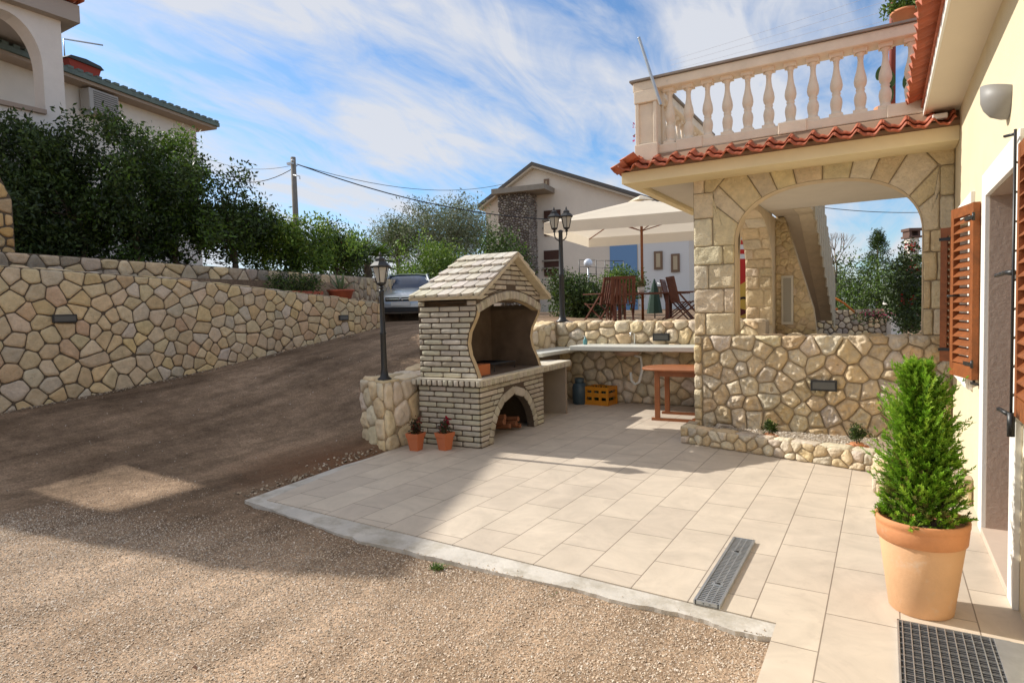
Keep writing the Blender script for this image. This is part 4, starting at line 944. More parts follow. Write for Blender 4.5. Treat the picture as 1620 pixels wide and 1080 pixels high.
T('shrub', 'tall dark shrub right of the darkest one, below the air conditioner', 'shrub', 130, 12.4, 2.4, 150, 192, 445, 40, 15000, .105, DARKG, 2, group=G, spread=.17)
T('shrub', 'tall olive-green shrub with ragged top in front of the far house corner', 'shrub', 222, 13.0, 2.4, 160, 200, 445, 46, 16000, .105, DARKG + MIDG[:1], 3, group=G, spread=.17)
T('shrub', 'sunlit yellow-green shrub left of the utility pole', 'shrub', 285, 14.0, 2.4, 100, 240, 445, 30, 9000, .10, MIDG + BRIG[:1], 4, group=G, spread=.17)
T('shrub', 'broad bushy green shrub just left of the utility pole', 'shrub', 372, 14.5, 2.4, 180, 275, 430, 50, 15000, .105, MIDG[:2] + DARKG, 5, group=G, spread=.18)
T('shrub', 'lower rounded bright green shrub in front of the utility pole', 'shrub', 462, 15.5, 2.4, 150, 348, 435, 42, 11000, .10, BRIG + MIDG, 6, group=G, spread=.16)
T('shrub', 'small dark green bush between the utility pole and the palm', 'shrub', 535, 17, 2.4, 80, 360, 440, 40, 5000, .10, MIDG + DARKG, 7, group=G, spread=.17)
T('olive_tree', 'grey-green airy olive tree in front of the gabled house', 'olive tree', 705, 30, 2.2, 150, 322, 425, 80, 20000, .17, OLIVE, 8, material=LEAFM, spread=.36, asp=.28, trunk=.14, limbs=14)
T('olive_tree', 'smaller grey olive tree left of the tall thin garden post', 'olive tree', 632, 28, 2.2, 65, 350, 420, 34, 7000, .15, OLIVE + MIDG[:1], 9, material=LEAFM, spread=.28, asp=.28)
T('hedge_bush', 'bright green clipped hedge behind the car, under the olive tree', 'hedge', 690, 22, 1.5, 105, 382, 450, 60, 7000, .11, MIDG + BRIG, 10, spread=.2)
T('hedge_bush', 'low bright green bush right above the parked car bonnet', 'hedge', 640, 21, 1.6, 70, 425, 470, 40, 4500, .10, BRIG + MIDG, 12, spread=.18)
T('shrub', 'dark round bush peeping over the ridge of the barbecue roof', 'shrub', 800, 24, 1.4, 95, 375, 460, 50, 6000, .13, DARKG + MIDG[:1], 13, spread=.22)
T('shrub', 'dark bush behind the twin lamp post', 'shrub', 905, 19, 1.2, 80, 438, 505, 60, 7000, .10, DARKG + MIDG[:1], 14, spread=.18)
T('shrub', 'dark low bush left of the terrace chairs', 'shrub', 935, 18.5, 1.2, 70, 452, 508, 40, 4500, .10, DARKG, 15, spread=.16)
T('shrub', 'green bush under the fence rail, behind the chairs', 'shrub', 985, 22, 1.2, 60, 435, 470, 40, 5000, .11, MIDG, 16, spread=.2)
T('conifer', 'round green tree behind the garden wall, seen through the arch', 'tree', 1395, 25, .6, 150, 412, 535, 90, 11000, .13, MIDG + DARKG, 17, spread=.26)
T('shrub', 'pale green shrub left of the round tree, seen through the arch', 'shrub', 1325, 28, .6, 60, 425, 510, 40, 4500, .13, MIDG + OLIVE, 18, spread=.24)
T('tree', 'dark leafy tree at the right rim of the arch view', 'tree', 1440, 13, 1.1, 45, 418, 540, 40, 5000, .10, DARKG, 19, spread=.13)
# palm, spruce, bare tree
def fan_palm(base, H, label, n=26, l=1.0):
    t_ = empty('fan_palm', base, 0, label, 'palm'); m = MB(); m.tube([(0, 0, 0), (0, 0, H)], [.14, .11], 8); m.build('trunk', BARK, t_); rr = random.Random(6); m = MB()
    for k in range(n):
        a = rr.uniform(0, 6.28); el = rr.uniform(-.5, 1.2); d = Vector((math.cos(a) * math.cos(el), math.sin(a) * math.cos(el), math.sin(el))); s = d.cross(Vector((0, 0, 1))).normalized(); o_ = Vector((0, 0, H)); h = o_ + d * l * .45
        m.tube([o_, h], .012, 4, (.06, .09, .03)); up_ = s.cross(d)
        for j in range(11):
            t2 = (j - 5) / 5 * 1.1; dd_ = (d * math.cos(t2) + s * math.sin(t2)).normalized(); e = h + dd_ * l * .55 - Vector((0, 0, .12)); q = (dd_.cross(up_)).normalized() * .025; mid = h.lerp(e, .5) + up_ * .02
            m.add([h, mid + q, e, mid - q], [(0, 1, 2, 3)], random.Random(k * 20 + j).choice(DARKG + MIDG[:2]))
    m.build('fronds', LEAF, t_)
fan_palm(Vector(ong(585, 19, 1.9)), 1.25, 'dark fan palm behind the wall, left of the parked car', l=1.0)
fan_palm(Vector(ong(545, 24, 2.2)), 1.55, 'farther fan palm between the shrubs and the olive trees', l=1.1)
SPt = empty('spruce', ong(1388, 30, .6), 0, 'dark spruce with pointed top rising behind the round tree', 'spruce'); m = MB(); rr = random.Random(4); m.tube([(0, 0, 0), (0, 0, 4.3)], [.12, .02], 6); m.build('trunk', BARK, SPt)
cl = []; 
for k in range(150):
    h = rr.uniform(.6, 4.3); R_ = (4.45 - h) * .42 + .04; a = rr.uniform(0, 6.28); q = rr.uniform(.3, 1); cl.append((SPt.location.x + R_ * q * math.cos(a), SPt.location.y + R_ * q * math.sin(a), .6 + h - R_ * q * .25))
leaf_mesh('crown', cl, 7000, .11, .12, LEAFM, DARKG, SPt, asp=.3)
def bare_tree(base, H, label, seed, cat='tree'):
    t_ = empty('bare_tree', base, 0, label, cat); rr = random.Random(seed); m = MB()
    def grow(p, d, l, r, k):
        e = p + d * l; m.tube([p, p.lerp(e, .5) + Vector((rr.uniform(-.05, .05),) * 3) * l, e], [r, r * .8, r * .6], 4)
        if k: 
            for _ in range(3): grow(e, (d + Vector((rr.uniform(-.6, .6), rr.uniform(-.6, .6), rr.uniform(-.1, .5)))).normalized(), l * .72, r * .55, k - 1)
    grow(Vector((0, 0, 0)), Vector((0, 0, 1)), H * .34, .07, 4); m.build('branches', mat('grey_twigs', (.22, .17, .13), .9), t_); return t_
bare_tree(ong(1322, 26, 1.2), 3.4, 'leafless grey tree left of the spruce, seen through the arch', 3)
# red flowering climber at the right rim of the arch
CLB = empty('flowering_climber', ong(1436, 10.5, 1.15), 0, 'dark climber with red and pink flowers against the white wall beyond the arch', 'climber')
b_ = Vector(CLB.location); cl = [(b_.x + random.Random(k).uniform(-.12, .12), b_.y + random.Random(k + 50).uniform(-.15, .15), 1.1 + k * .052) for k in range(28)]
leaf_mesh('leaves', cl, 1500, .07, .07, LEAF, DARKG, CLB); leaf_mesh('flowers', [cl[26], cl[20], cl[9]], 130, .06, .04, LEAFM, [(.55, .03, .02), (.5, .06, .10)], CLB, asp=.9)
FL = empty('flower_bed_plant', ong(1395, 17, 1.0), 0, 'pink flowering plant at the foot of the far stone wall through the arch', 'flowers'); b_ = Vector(FL.location)
leaf_mesh('leaves', [(b_.x + k * .12 - .5, b_.y, 1.12 + .05 * (k % 3)) for k in range(9)], 900, .09, .07, LEAF, DARKG, FL); leaf_mesh('flowers', [(b_.x + k * .2 - .4, b_.y - .05, 1.24) for k in range(5)], 120, .06, .05, LEAFM, [(.55, .06, .16)], FL, asp=.9)
RH = empty('hibiscus', ong(560, 20, 2.0), 0, 'shrub with red flowers left of the dark fan palm', 'shrub'); b_ = Vector(RH.location)
leaf_mesh('leaves', clumps((b_.x, b_.y, 3.0), (.8, .8, 1.0), 40, 3), 4500, .15, .10, LEAF, DARKG + MIDG[:1], RH); leaf_mesh('flowers', [(b_.x + .3, b_.y - .7, 3.55), (b_.x + .1, b_.y - .7, 3.65), (b_.x + .45, b_.y - .75, 3.35)], 90, .13, .10, LEAFM, [(.5, .04, .03)], RH, asp=.9)
BG_ = empty('bougainvillea_sprig', (-2.63, 7.75, 3.6), 0, 'pink flower sprig hanging beside the balustrade corner post', 'flowers'); leaf_mesh('blossoms', [(-2.66, 7.7, 3.86), (-2.67, 7.7, 3.76)], 60, .035, .04, LEAFM, [(.65, .12, .28), (.7, .3, .4), (.08, .14, .04)], BG_, asp=.9)
m = MB(); m.tube([(0, .1, -.2), (-.02, 0, .1), (-.04, -.05, .30)], .006, 5); m.build('stem', BARK, BG_)
# pots between the two walls
def bowl(loc, r, h, n=24, mate=TERRA, prof=None): 
    m = MB(); m.lathe(prof or [(r * .7, 0), (r * .95, h * .85), (r * 1.03, h * .85), (r * 1.05, h), (r * .93, h), (r * .90, h * .82), (0.001, h * .80)], n); return m
AG = empty('agave_pot', (-10.72, 10.25, 1.90), 0, 'terracotta bowl with spiky agave standing behind the drive wall', 'potted plant'); bowl(0, .30, .26).build('pot', mat('red_terracotta', (.42, .11, .06), .8, var=.1), AG)
m = MB(); rr = random.Random(5)
for k in range(26):
    a = rr.uniform(0, 6.28); el = rr.uniform(.35, 1.3); d = Vector((math.cos(a) * math.cos(el), math.sin(a) * math.cos(el), math.sin(el))); s = d.cross(Vector((0, 0, 1))).normalized() * .035; o_ = Vector((0, 0, .22)); l = rr.uniform(.35, .6); c = rr.choice([(.20, .26, .14), (.14, .20, .09), (.26, .30, .16)])
    m.add([o_ - s, o_ + s, o_ + d * l * .5 + s * .8, o_ + d * l, o_ + d * l * .5 - s * .8], [(0, 1, 2, 3, 4)], c)
m.build('leaves', LEAF, AG)
PL = empty('planter_trough', (-10.85, 9.1, 1.92), 0, 'long red planter trough with dark bushes behind the drive wall', 'planter'); m = MB(); m.box((-.12, -.65, 0), (.12, .65, .20)); m.build('trough', mat('red_terracotta', (.42, .11, .06)), PL, bevel=.01)
leaf_mesh('bushes', [(-10.85, 8.55 + k * .1, 2.25 + .12 * math.sin(k * 2)) for k in range(12)], 2600, .10, .06, LEAF, DARKG + MIDG[:1], PL)
# fallen leaf on the gravel
m = MB(); m.add([(-.03, 0, 0), (0, .015, .012), (.035, .005, .004), (.005, -.02, .0)], [(0, 1, 2, 3)], (.12, .05, .02)); o = m.build('dry_leaf', LEAFM); o.location = (-2.75, 1.62, -.03); tag(o, 'curled brown dry leaf lying on the foreground gravel', 'leaf')

# ------------------------------------------------------------------ cream house on the right
HO = empty('cream_house', (.8, 4, 0), 0, 'cream plastered house on the right with louvred shutters and tiled eave', 'house')
def hb(m, boxes, **k):
    for a, b_ in boxes: m.box(a, b_, **k)
m = MB(); X0, X1 = .60, .95; top_ = 3.36; wy0, wy1, wz0, wz1 = 6.12, 7.12, 1.03, 2.27; dy0, dy1, dz1 = 4.12, 5.17, 2.27; vy0, vy1 = 2.5, 3.46
hb(m, [((X0, -2, -.1), (X1, vy0, top_)), ((X0, vy0, -.1), (X1, vy1, 1.0)), ((X0, vy0, 2.3), (X1, vy1, top_)), ((X0, vy1, -.1), (X1, dy0, top_)), ((X0, dy0, dz1), (X1, dy1, top_)), ((X0, dy1, -.1), (X1, wy0, top_)),
       ((X0, wy0, -.1), (X1, wy1, wz0)), ((X0, wy0, wz1), (X1, wy1, top_)), ((X0, wy1, -.1), (X1, 7.565, top_)), ((X0 + .002, 7.565, -.1), (X1, 10.5, 3.2))])
pb(m, 'wall', PLASTER, HO)
m = MB(); e = .028
def surround(y0, y1, z0, z1, t_=.13, sill=True, base=0):
    m.box((X0 - e, y0 - t_, z0 if not sill else z0 - t_), (X0, y0, z1 + t_)); m.box((X0 - e, y1, z0 if not sill else z0 - t_), (X0, y1 + t_, z1 + t_)); m.box((X0 - e, y0, z1), (X0, y1, z1 + t_))
    if sill: m.box((X0 - e - .02, y0 - t_, z0 - t_ * .9), (X0 - e, y1 + t_, z0)); m.box((X0 - e, y0, z0 - t_), (X0, y1, z0))
surround(wy0, wy1, wz0, wz1, .15); surround(dy0, dy1, 0, dz1, .16, False); surround(vy0, vy1, 1.0, 2.3, .15)
pb(m, 'white_surrounds', mat('white_window_surround', (.82, .80, .74), .8, spec=.25, bump=(40, .001)), HO, bevel=.004)
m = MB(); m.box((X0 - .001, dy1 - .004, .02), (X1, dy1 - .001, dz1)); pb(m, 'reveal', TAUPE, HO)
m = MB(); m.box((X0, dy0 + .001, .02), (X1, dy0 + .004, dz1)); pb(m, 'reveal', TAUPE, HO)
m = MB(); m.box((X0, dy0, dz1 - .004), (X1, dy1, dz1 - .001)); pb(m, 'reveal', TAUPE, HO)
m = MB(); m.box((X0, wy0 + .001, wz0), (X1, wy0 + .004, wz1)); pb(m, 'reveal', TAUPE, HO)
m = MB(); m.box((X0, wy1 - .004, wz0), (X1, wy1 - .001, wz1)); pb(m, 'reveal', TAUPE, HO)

m = MB(); m.box((X0 - .03, dy0, 0), (X1, dy1, .045)); pb(m, 'door_step', mat('beige_step_stone', (.58, .46, .36), .7, var=.08), HO, bevel=.004)
m = MB(); m.box((X1 - .12, dy0, .045), (X1 - .06, dy1, dz1)); m.box((X1 - .12, wy0, wz0), (X1 - .06, wy1, wz1)); m.box((X1 - .12, vy0, 1.0), (X1 - .06, vy1, 2.3)); pb(m, 'dark_glazing', GLASSM, HO)
m = MB()
for y0, y1, z0, z1 in ((dy0, dy1, .045, dz1), (wy0, wy1, wz0, wz1)):
    for a, b_ in (((X1 - .15, y0, z0), (X1 - .121, y0 + .07, z1)), ((X1 - .15, y1 - .07, z0), (X1 - .121, y1, z1)), ((X1 - .15, y0, z1 - .07), (X1 - .121, y1, z1)), ((X1 - .15, y0, z0), (X1 - .121, y1, z0 + .08)), ((X1 - .15, (y0 + y1) / 2 - .03, z0), (X1 - .121, (y0 + y1) / 2 + .03, z1))): m.box(a, b_)
pb(m, 'frames', WOODO, HO)
m = MB(); m.box((.335, -2, 3.36), (1.2, 7.50, 3.42)); pb(m, 'soffit', SOFFIT, HO)
m = MB(); m.box((.318, -2, 3.352), (.333, 7.50, 3.44)); pb(m, 'eave_board', mat('white_eave_board', (.80, .78, .72), .6), HO)
m = MB(); sB = rad(22)
wave_tiles(m, -2, 7.46, lambda u, v, w: (.20 + v * math.cos(sB) - w * math.sin(sB), u, 3.475 + v * math.sin(sB) + w * math.cos(sB)), rows=((0, .36), (.33, .72), (.69, 1.1)), seed=9, amp=.034, per=.21)
m.prism([(.30, 3.44), (1.3, 3.44), (1.3, 3.86)], lambda u, v, w: (u, w, v), -2, 7.44, (.5, .4, .3))
pb(m, 'roof_tiles', CLAY, HO)
# louvred shutter
def shutter(name, org, ang, w_, h_, label, cat_parent, hard=True):
    ca, sa = math.cos(ang), math.sin(ang)
    fn = lambda u, v, z: (org[0] + u * ca - v * sa, org[1] + u * sa + v * ca, org[2] + z)   # u width, v thickness
    m = MB(); t_ = .022; s = .055
    m.box((0, -t_, 0), (s, t_, h_), fn=fn); m.box((w_ - s, -t_, 0), (w_, t_, h_), fn=fn); m.box((s, -t_ + .001, h_ - .075), (w_ - s, t_ - .001, h_), fn=fn); m.box((s, -t_ + .001, 0), (w_ - s, t_ - .001, .10), fn=fn)
    n = int((h_ - .175) / .062)
    for k in range(n):
        z = .10 + (k + .5) * (h_ - .175) / n; m.box((s - .002, -.022, -.004), (w_ - s + .002, .022, .004), fn=lambda u, v, zz, z=z: fn(u, v, z + zz - v * .95))
    sh = pb(m, name, WOODO, cat_parent); sh['label'] = label
    for z in (.10, h_ - .12):
        m = MB(); m.box((-.012, t_ + .001, z), (.14, t_ + .007, z + .028), fn=fn); m.tube([fn(-.012, t_ + .004, z - .012), fn(-.012, t_ + .004, z + .045)], .010, 6); m.build('hinge', BLACKI).parent = sh
    m = MB(); m.box((-.06, -.01, -.035), (.05, .012, -.018), fn=fn); m.tube([fn(.02, 0, -.03), fn(.02, 0, .015)], .01, 6); m.build('wall_catch', BLACKI).parent = sh
    if hard: m = MB(); m.tube([fn(w_ * .5, t_ + .01, h_ * .48), fn(w_ * .5, t_ + .09, h_ * .48)], .009, 6); m.build('latch', BLACKI).parent = sh
    return sh
shutter('window_shutter', (.575, 5.60, 1.0), rad(90) + math.atan2(.10, .40), .42, 1.29, 'orange-brown open louvred shutter seen nearly face-on, nearest the pot plant', HO)
shutter('window_shutter', (.595, 7.22, 1.0), rad(90) + rad(74), .13, 1.27, 'edge-on orange-brown shutter in front of the stone arch', HO, False)
sh3 = shutter('window_shutter', (.580, 3.44, 1.01), rad(90), .46, 1.33, 'brown louvred shutter at the right edge of the photo', HO, False)
m = MB(); ex = .551
m.tube([(ex, 3.93, .93), (ex, 3.93, 2.42)], .007, 6)
for k in range(9): z = 1.10 + k * .145; m.tube([(ex, 3.93, z), (ex + .03, 4.015, z + .01)], .006, 5)
m.tube([(ex, 3.94, 2.40), (ex - .03, 4.02, 2.41)], .008, 5); m.tube([(ex - .01, 3.95, 1.01), (ex - .035, 4.05, 1.02)], .012, 5); m.tube([(ex, 3.93, 1.72), (ex - .015, 4.03, 1.725), (ex - .035, 4.2, 1.715)], [.016, .013, .010], 6); m.tube([(ex, 3.93, .90), (ex, 3.93, 1.02)], .018, 6)
hg = m.build('shutter_bolt', BLACKI); hg.parent = sh3; hg.matrix_parent_inverse = Matrix.Identity(4)
# wall lamp
WL = empty('wall_uplighter', (.598, 4.50, 2.71), 0, 'white half-dome lamp on the cream wall above the open shutter', 'wall lamp')
m = MB(); n = 20; R_ = .135; vs = []; fs = []
ps = [(0, -.115), (.045, -.108), (.09, -.085), (.12, -.045), (.135, .0), (.137, .05), (.130, .05), (.02, .02)]
for r_, z in ps:
    for k in range(n + 1): a = math.pi * k / n; vs.append((-r_ * math.sin(a), R_ and r_ * math.cos(a), z + .045 * math.sin(a) * (1 if z > .03 else 0)))
for i in range(len(ps) - 1):
    for k in range(n): q = i * (n + 1) + k; fs.append((q, q + 1, q + n + 2, q + n + 1))
m.add(vs, fs, sm=True); m.build('shade', mat('lamp_ceramic', (.26, .25, .23), .5), WL); bpy.data.objects['shade'].scale = (.95, .85, .95); m = MB(); m.box((-.012, -.06, -.07), (.004, .06, .06)); m.build('back_plate', mat('lamp_ceramic', (.6, .6, .55)), WL)

# ------------------------------------------------------------------ planter in front of the arch wall
def f(m):
    A = (-2.03, 7.16); B = (-.055, 6.60); d = Vector((B[0] - A[0], B[1] - A[1])); Ln = d.length; d /= Ln; nn = Vector((d.y, -d.x))
    f1 = lambda u, v, w: (A[0] + d.x * u + nn.x * w, A[1] + d.y * u + nn.y * w, v)
    H_ = .19
    m.prism([(0, -.05), (Ln, -.05), (Ln, H_), (0, H_)], lambda u, v, w: (A[0] + d.x * u - nn.x * w, A[1] + d.y * u - nn.y * w, v), 0, .14)
    rubble(m, [(0, .0), (Ln, .0), (Ln, H_), (0, H_)], f1, .15, CREAM, 71, depth=.028, gap=.006, bev=.025, rough=.014, rnd=.2, seg=.04)
    rr = random.Random(4); u = 0; f2 = lambda u, v, w: (A[0] + d.x * u - nn.x * v, A[1] + d.y * u - nn.y * v, H_ - .005 + w)
    while u < Ln - .05:
        u2 = min(Ln, u + rr.uniform(.15, .3)); stone(m, [(u, -.01), (u2, -.01), (u2, .14), (u, .14)], f2, .018, pick(CREAM, rr), .005, .02, .008, .15, rng=rr); u = u2
    m.box((-2.03, 7.20, -.05), (-1.90, 7.55, H_)); 
    g = lambda u, v, w: (-.055 + u, 5.84 - w, v)
    m.box((-.05, 5.85, -.05), (.10, 6.62, H_ + .01)); m.box((.10, 5.85, -.05), (.595, 5.99, H_ + .01))
    f3 = lambda u, v, w: (-.05 - w, u, v); rubble(m, [(5.85, 0), (6.60, 0), (6.60, H_), (5.85, H_)], f3, .16, CREAM, 72, depth=.025, gap=.006, rough=.012)
    f4 = lambda u, v, w: (u, 5.85 - w, v); rubble(m, [(-.05, 0), (.59, 0), (.59, H_), (-.05, H_)], f4, .16, CREAM, 73, depth=.025, gap=.006, rough=.014)
    u = 5.85
    while u < 6.6: u2 = min(6.62, u + .2); stone(m, [(u, -.06), (u2, -.06), (u2, .10), (u, .10)], lambda a, b_, w: (b_, a, H_ + .005 + w), .02, pick(CREAM, rr), .005, .02, .008, .15, rng=rr); u = u2
plw = wall_thing('planter_wall', 'low cream stone border wall in front of the arched rubble wall', 'planter wall', f, [MORTAR_L, ROUGH], 'stone walls')
def samp_pl(n):
    P = np.stack([rng.uniform(-1.9, .58, n), rng.uniform(5.95, 7.53, n)], 1); lim = 7.16 + (P[:, 0] + 2.03) * (-.2836) + .15; return P[((P[:, 0] < -.06) & (P[:, 1] > lim)) | (P[:, 0] > .12)]
m = MB(); m.prism([(-1.9, 7.26), (-.05, 6.74), (.11, 6.0), (.59, 6.0), (.59, 7.54), (-1.9, 7.54)], P3, -.05, .145); ps_ = m.build('planter_soil', mat('sandy_soil', (.34, .27, .19), .95, var=.3, varscale=30, bump=(60, .01))); tag(ps_, kind='structure')
g3 = pebbles('planter_gravel', 9000, samp_pl, .006, .014, lambda a, b_: .147, pal=[(.62, .55, .45), (.52, .45, .36), (.70, .64, .55), (.44, .36, .28)]); tag(g3, 'pale pebbles filling the stone-edged planter', 'gravel')
def mini(loc, label, tall, seed):
    t_ = empty('small_potted_plant', loc, 0, label, 'potted plant', 'small plants on saucers in the planter')
    m = MB(); m.lathe([(.075, 0), (.105, .012), (.108, .028), (.098, .028), (.09, .016), (.001, .014)], 20); m.build('saucer', TERRA, t_)
    m = MB(); m.lathe([(.05, .015), (.06, .055), (.055, .055), (.001, .05)], 16); m.build('pot', TERRA, t_)
    b_ = Vector(loc); leaf_mesh('leaves', clumps((b_.x, b_.y, b_.z + .06 + tall / 2), (.055, .055, tall / 2), 24, seed, .2), 800, .016, .028, LEAF, DARKG + MIDG[:1], t_)
    m = MB(); m.tube([(0, 0, .04), (0, 0, tall)], .006, 5); m.build('stem', BARK, t_)
mini((-1.04, 6.99, .16), 'broader small green plant on a saucer, left in the planter', .13, 31); mini((-.22, 6.86, .16), 'narrower small dark plant on a saucer, right in the planter', .17, 32)
# two terracotta pots by the barbecue
def tpot(loc, label, flower, rz):
    t_ = empty('terracotta_pot', loc, rz, label, 'flower pot', 'small tapered terracotta pots beside the barbecue')
    m = MB(); s4 = [(.066, 0), (.09, .15), (.098, .15), (.108, .205), (.098, .205), (.09, .17), (.001, .165)]; r2 = math.sqrt(2)
    m.lathe([(r * 1.15, z) for r, z in s4], 4, sm=False); m.build('pot', mat('orange_terracotta', (.50, .15, .06), .8, var=.1), t_, bevel=.008)
    b_ = Vector(loc); leaf_mesh('foliage', [(b_.x + random.Random(k).uniform(-.04, .04), b_.y + random.Random(k + 9).uniform(-.04, .04), .20 + k * .014) for k in range(10)], 350, .022, .035, LEAF, [(.06, .06, .025), (.09, .045, .03), (.04, .06, .02)], t_)
    leaf_mesh('blossoms', [(b_.x + k * .012, b_.y, .28 + k * .022) for k in range(-1, 4)], 110, .022, .028, LEAFM, flower, t_, asp=.9)
tpot((-4.66, 5.53, 0), 'terracotta pot with faded reddish plant, touching the stone pillar', [(.25, .05, .04), (.30, .09, .05)], rad(50)); tpot((-4.36, 5.69, 0), 'terracotta pot with crimson flowers, between its twin and the barbecue corner', [(.40, .02, .05), (.30, .02, .04)], rad(38))

# ------------------------------------------------------------------ big pot with conifer
CP = empty('potted_conifer', (.172, 3.77, 0), 0, 'big cream and orange terracotta pot with bushy bright green conifer', 'potted plant')
m = MB(); m.lathe([(.138, 0), (.144, .006), (.190, .370), (.187, .375)], 48); m.build('pot_body', mat('cream_terracotta', (.66, .39, .21), .75, var=.10, varscale=4, dirt=((.62, .50, .38), 7, .58, .8), bump=(40, .002)), CP)
m = MB(); m.lathe([(.192, .368), (.199, .373), (.203, .42), (.205, .44), (.202, .448), (.208, .456), (.209, .482), (.203, .487), (.190, .485), (.187, .44), (.001, .43)], 48); m.build('pot_rim', mat('orange_terracotta_rim', (.60, .26, .11), .75, var=.14, varscale=6, dirt=((.55, .38, .26), 9, .6, .8), bump=(40, .002)), CP)
m = MB(); m.lathe([(.185, .425), (.12, .445), (.001, .452)], 24); m.build('soil', mat('dark_soil', (.05, .035, .025), .95, bump=(30, .01)), CP)
def needle_sprays(name, root, nspray, seed):
    g = random.Random(seed); V_, F_, C_ = [], [], []; b_ = Vector(root.location); tips = []
    m = MB(); m.tube([(0, 0, .46), (-.01, 0, .8), (-.02, 0, 1.15)], [.018, .012, .004], 6)
    leaders = [((-.02, .0), .48, 1.26, .20), ((.08, -.05), .47, 1.17, .13), ((-.10, -.05), .47, 1.13, .11), ((.14, -.03), .47, 1.06, .08), ((.0, .08), .47, 1.2, .15), ((.05, -.12), .45, .92, .12), ((-.15, .0), .45, .74, .09), ((-.04, -.13), .45, .80, .11)]
    for k in range(nspray):
        (lx, ly), z0, z1, R0 = leaders[0] if g.random() < .45 else g.choice(leaders)
        h = g.random() ** .9; z = z0 + (z1 - z0) * h; a = g.uniform(0, 6.283); prof = math.sin(min(1, .35 + h * .9) * math.pi * .62) if h < .3 else 1.0
        R_ = R0 * 1.06 * (1 - h ** 3.4) ** .58 * (.80 + .42 * math.sin(a * 3 + z * 17) * math.cos(a * 2 - z * 9)) * g.uniform(.8, 1.2); st = Vector((lx * (1 - h * .6), ly * (1 - h * .6), z - .03)); d = Vector((math.cos(a), math.sin(a), g.uniform(.35, 1.0) + h * .9)).normalized()
        p0 = st + d * R_ * g.uniform(.15, .6); l = max(.06, R_ * .75) * g.uniform(.8, 1.15); side = d.cross(Vector((g.uniform(-1, 1), g.uniform(-1, 1), g.uniform(-1, 1)))).normalized(); up_ = d.cross(side)
        c0 = g.choice([(.17, .34, .02), (.23, .42, .03), (.12, .25, .015), (.33, .50, .05), (.16, .16, .04) if h < .35 else (.2, .34, .03)])
        for j in range(30):
            t_ = g.random() ** .8; sd = (1 if j % 2 else -1); ang = g.uniform(.35, .75); dd_ = (d * math.cos(ang) + (side * math.cos(j * 2.4) + up_ * math.sin(j * 2.4)) * math.sin(ang)).normalized()
            q = p0 + d * l * t_; ln = g.uniform(.018, .036) * (1.15 - t_ * .5); wv = dd_.cross(Vector((g.uniform(-1, 1), g.uniform(-1, 1), g.uniform(-1, 1)))).normalized() * .0026
            n0 = len(V_); V_ += [tuple(b_ + q - wv), tuple(b_ + q + wv), tuple(b_ + q + dd_ * ln * .6 + wv * .9), tuple(b_ + q + dd_ * ln), tuple(b_ + q + dd_ * ln * .6 - wv * .9)]; F_.append((n0, n0 + 1, n0 + 2, n0 + 3, n0 + 4))
            k_ = .7 + .5 * t_; C_ += [(c0[0] * k_, c0[1] * k_, c0[2] * k_, 1)] * 5
    me = bpy.data.meshes.new(name); me.from_pydata(V_, [], F_); ca = me.attributes.new('Col', 'FLOAT_COLOR', 'POINT'); ca.data.foreach_set('color', np.array(C_, np.float32).ravel()); me.materials.append(LEAF)
    o = bpy.data.objects.new(name, me); sc.collection.objects.link(o); o.parent = root; o.matrix_parent_inverse = Matrix.Translation(-b_)
    m.build('stem', BARK, root)
needle_sprays('foliage', CP, 2300, 3)

# ------------------------------------------------------------------ drain channel and door mat
DR = empty('drain_channel', (-.80, 3.79, 0), 0, 'galvanised slotted drain grate lying on the tiles near the concrete strip', 'drain grate')
m = MB(); w2, l2 = .062, .52
m.box((-w2 - .008, -l2, .0), (-w2 + .006, l2, .022)); m.box((w2 - .006, -l2, 0), (w2 + .008, l2, .022)); m.box((-w2, l2 - .01, 0), (w2, l2, .022)); m.box((-w2, -l2, 0), (w2, -l2 + .01, .022))
for k in range(46):
    y = -l2 + .02 + k * (2 * l2 - .04) / 45; m.box((-w2 + .006, y - .006, .010), (w2 - .006, y + .006, .018))
for y in (-l2 / 2, l2 / 2): m.box((-.03, y - .018, .012), (.03, y + .018, .0205))
m.box((-.020, -l2, .009), (-.014, l2, .0175)); m.box((.014, -l2, .009), (.020, l2, .0175)); m.build('grate', STEEL, DR)
m = MB(); m.box((-w2, -l2, .002), (w2, l2, .005)); m.build('channel_shade_sheet', mat('drain_shade_black', (.02, .02, .02), .9), DR)  # black sheet stands in for the shade down in the channel
for y in (-l2 / 2, l2 / 2): m = MB(); m.tube([(-.014, y, .0225), (.014, y, .0225)], .005, 6); m.build('locking_bolt', BLACKI, DR)
DM = empty('door_mat', (.285, 3.0, 0), rad(0), 'black ribbed door mat with steel bars set in front of the door', 'door mat')
m = MB(); m.box((-.215, -.54, .002), (.215, .54, .012)); m.build('rubber_base', mat('black_rubber', (.02, .02, .02), .8, bump=(90, .003)), DM)
m = MB()
for k in range(12): x = -.20 + k * .0345; m.box((x - .0022, -.535, .012), (x + .0022, .535, .019))
m.box((-.222, -.545, .002), (-.214, .545, .018)); m.box((.214, -.545, .002), (.222, .545, .018)); m.box((-.222, .537, .002), (.222, .545, .018)); m.build('metal_bars', STEEL, DM)
m = MB()
for k in range(60): y = -.53 + k * .018; m.box((-.205, y - .003, .012), (.205, y + .003, .0155))
m.build('bristles', mat('dark_bristle', (.07, .07, .075), .9), DM); m = MB()
for k in range(20): y = -.52 + k * .055; m.box((-.212, y - .0012, .012), (.212, y + .0012, .0175))
m.build('cross_bars', STEEL, DM)
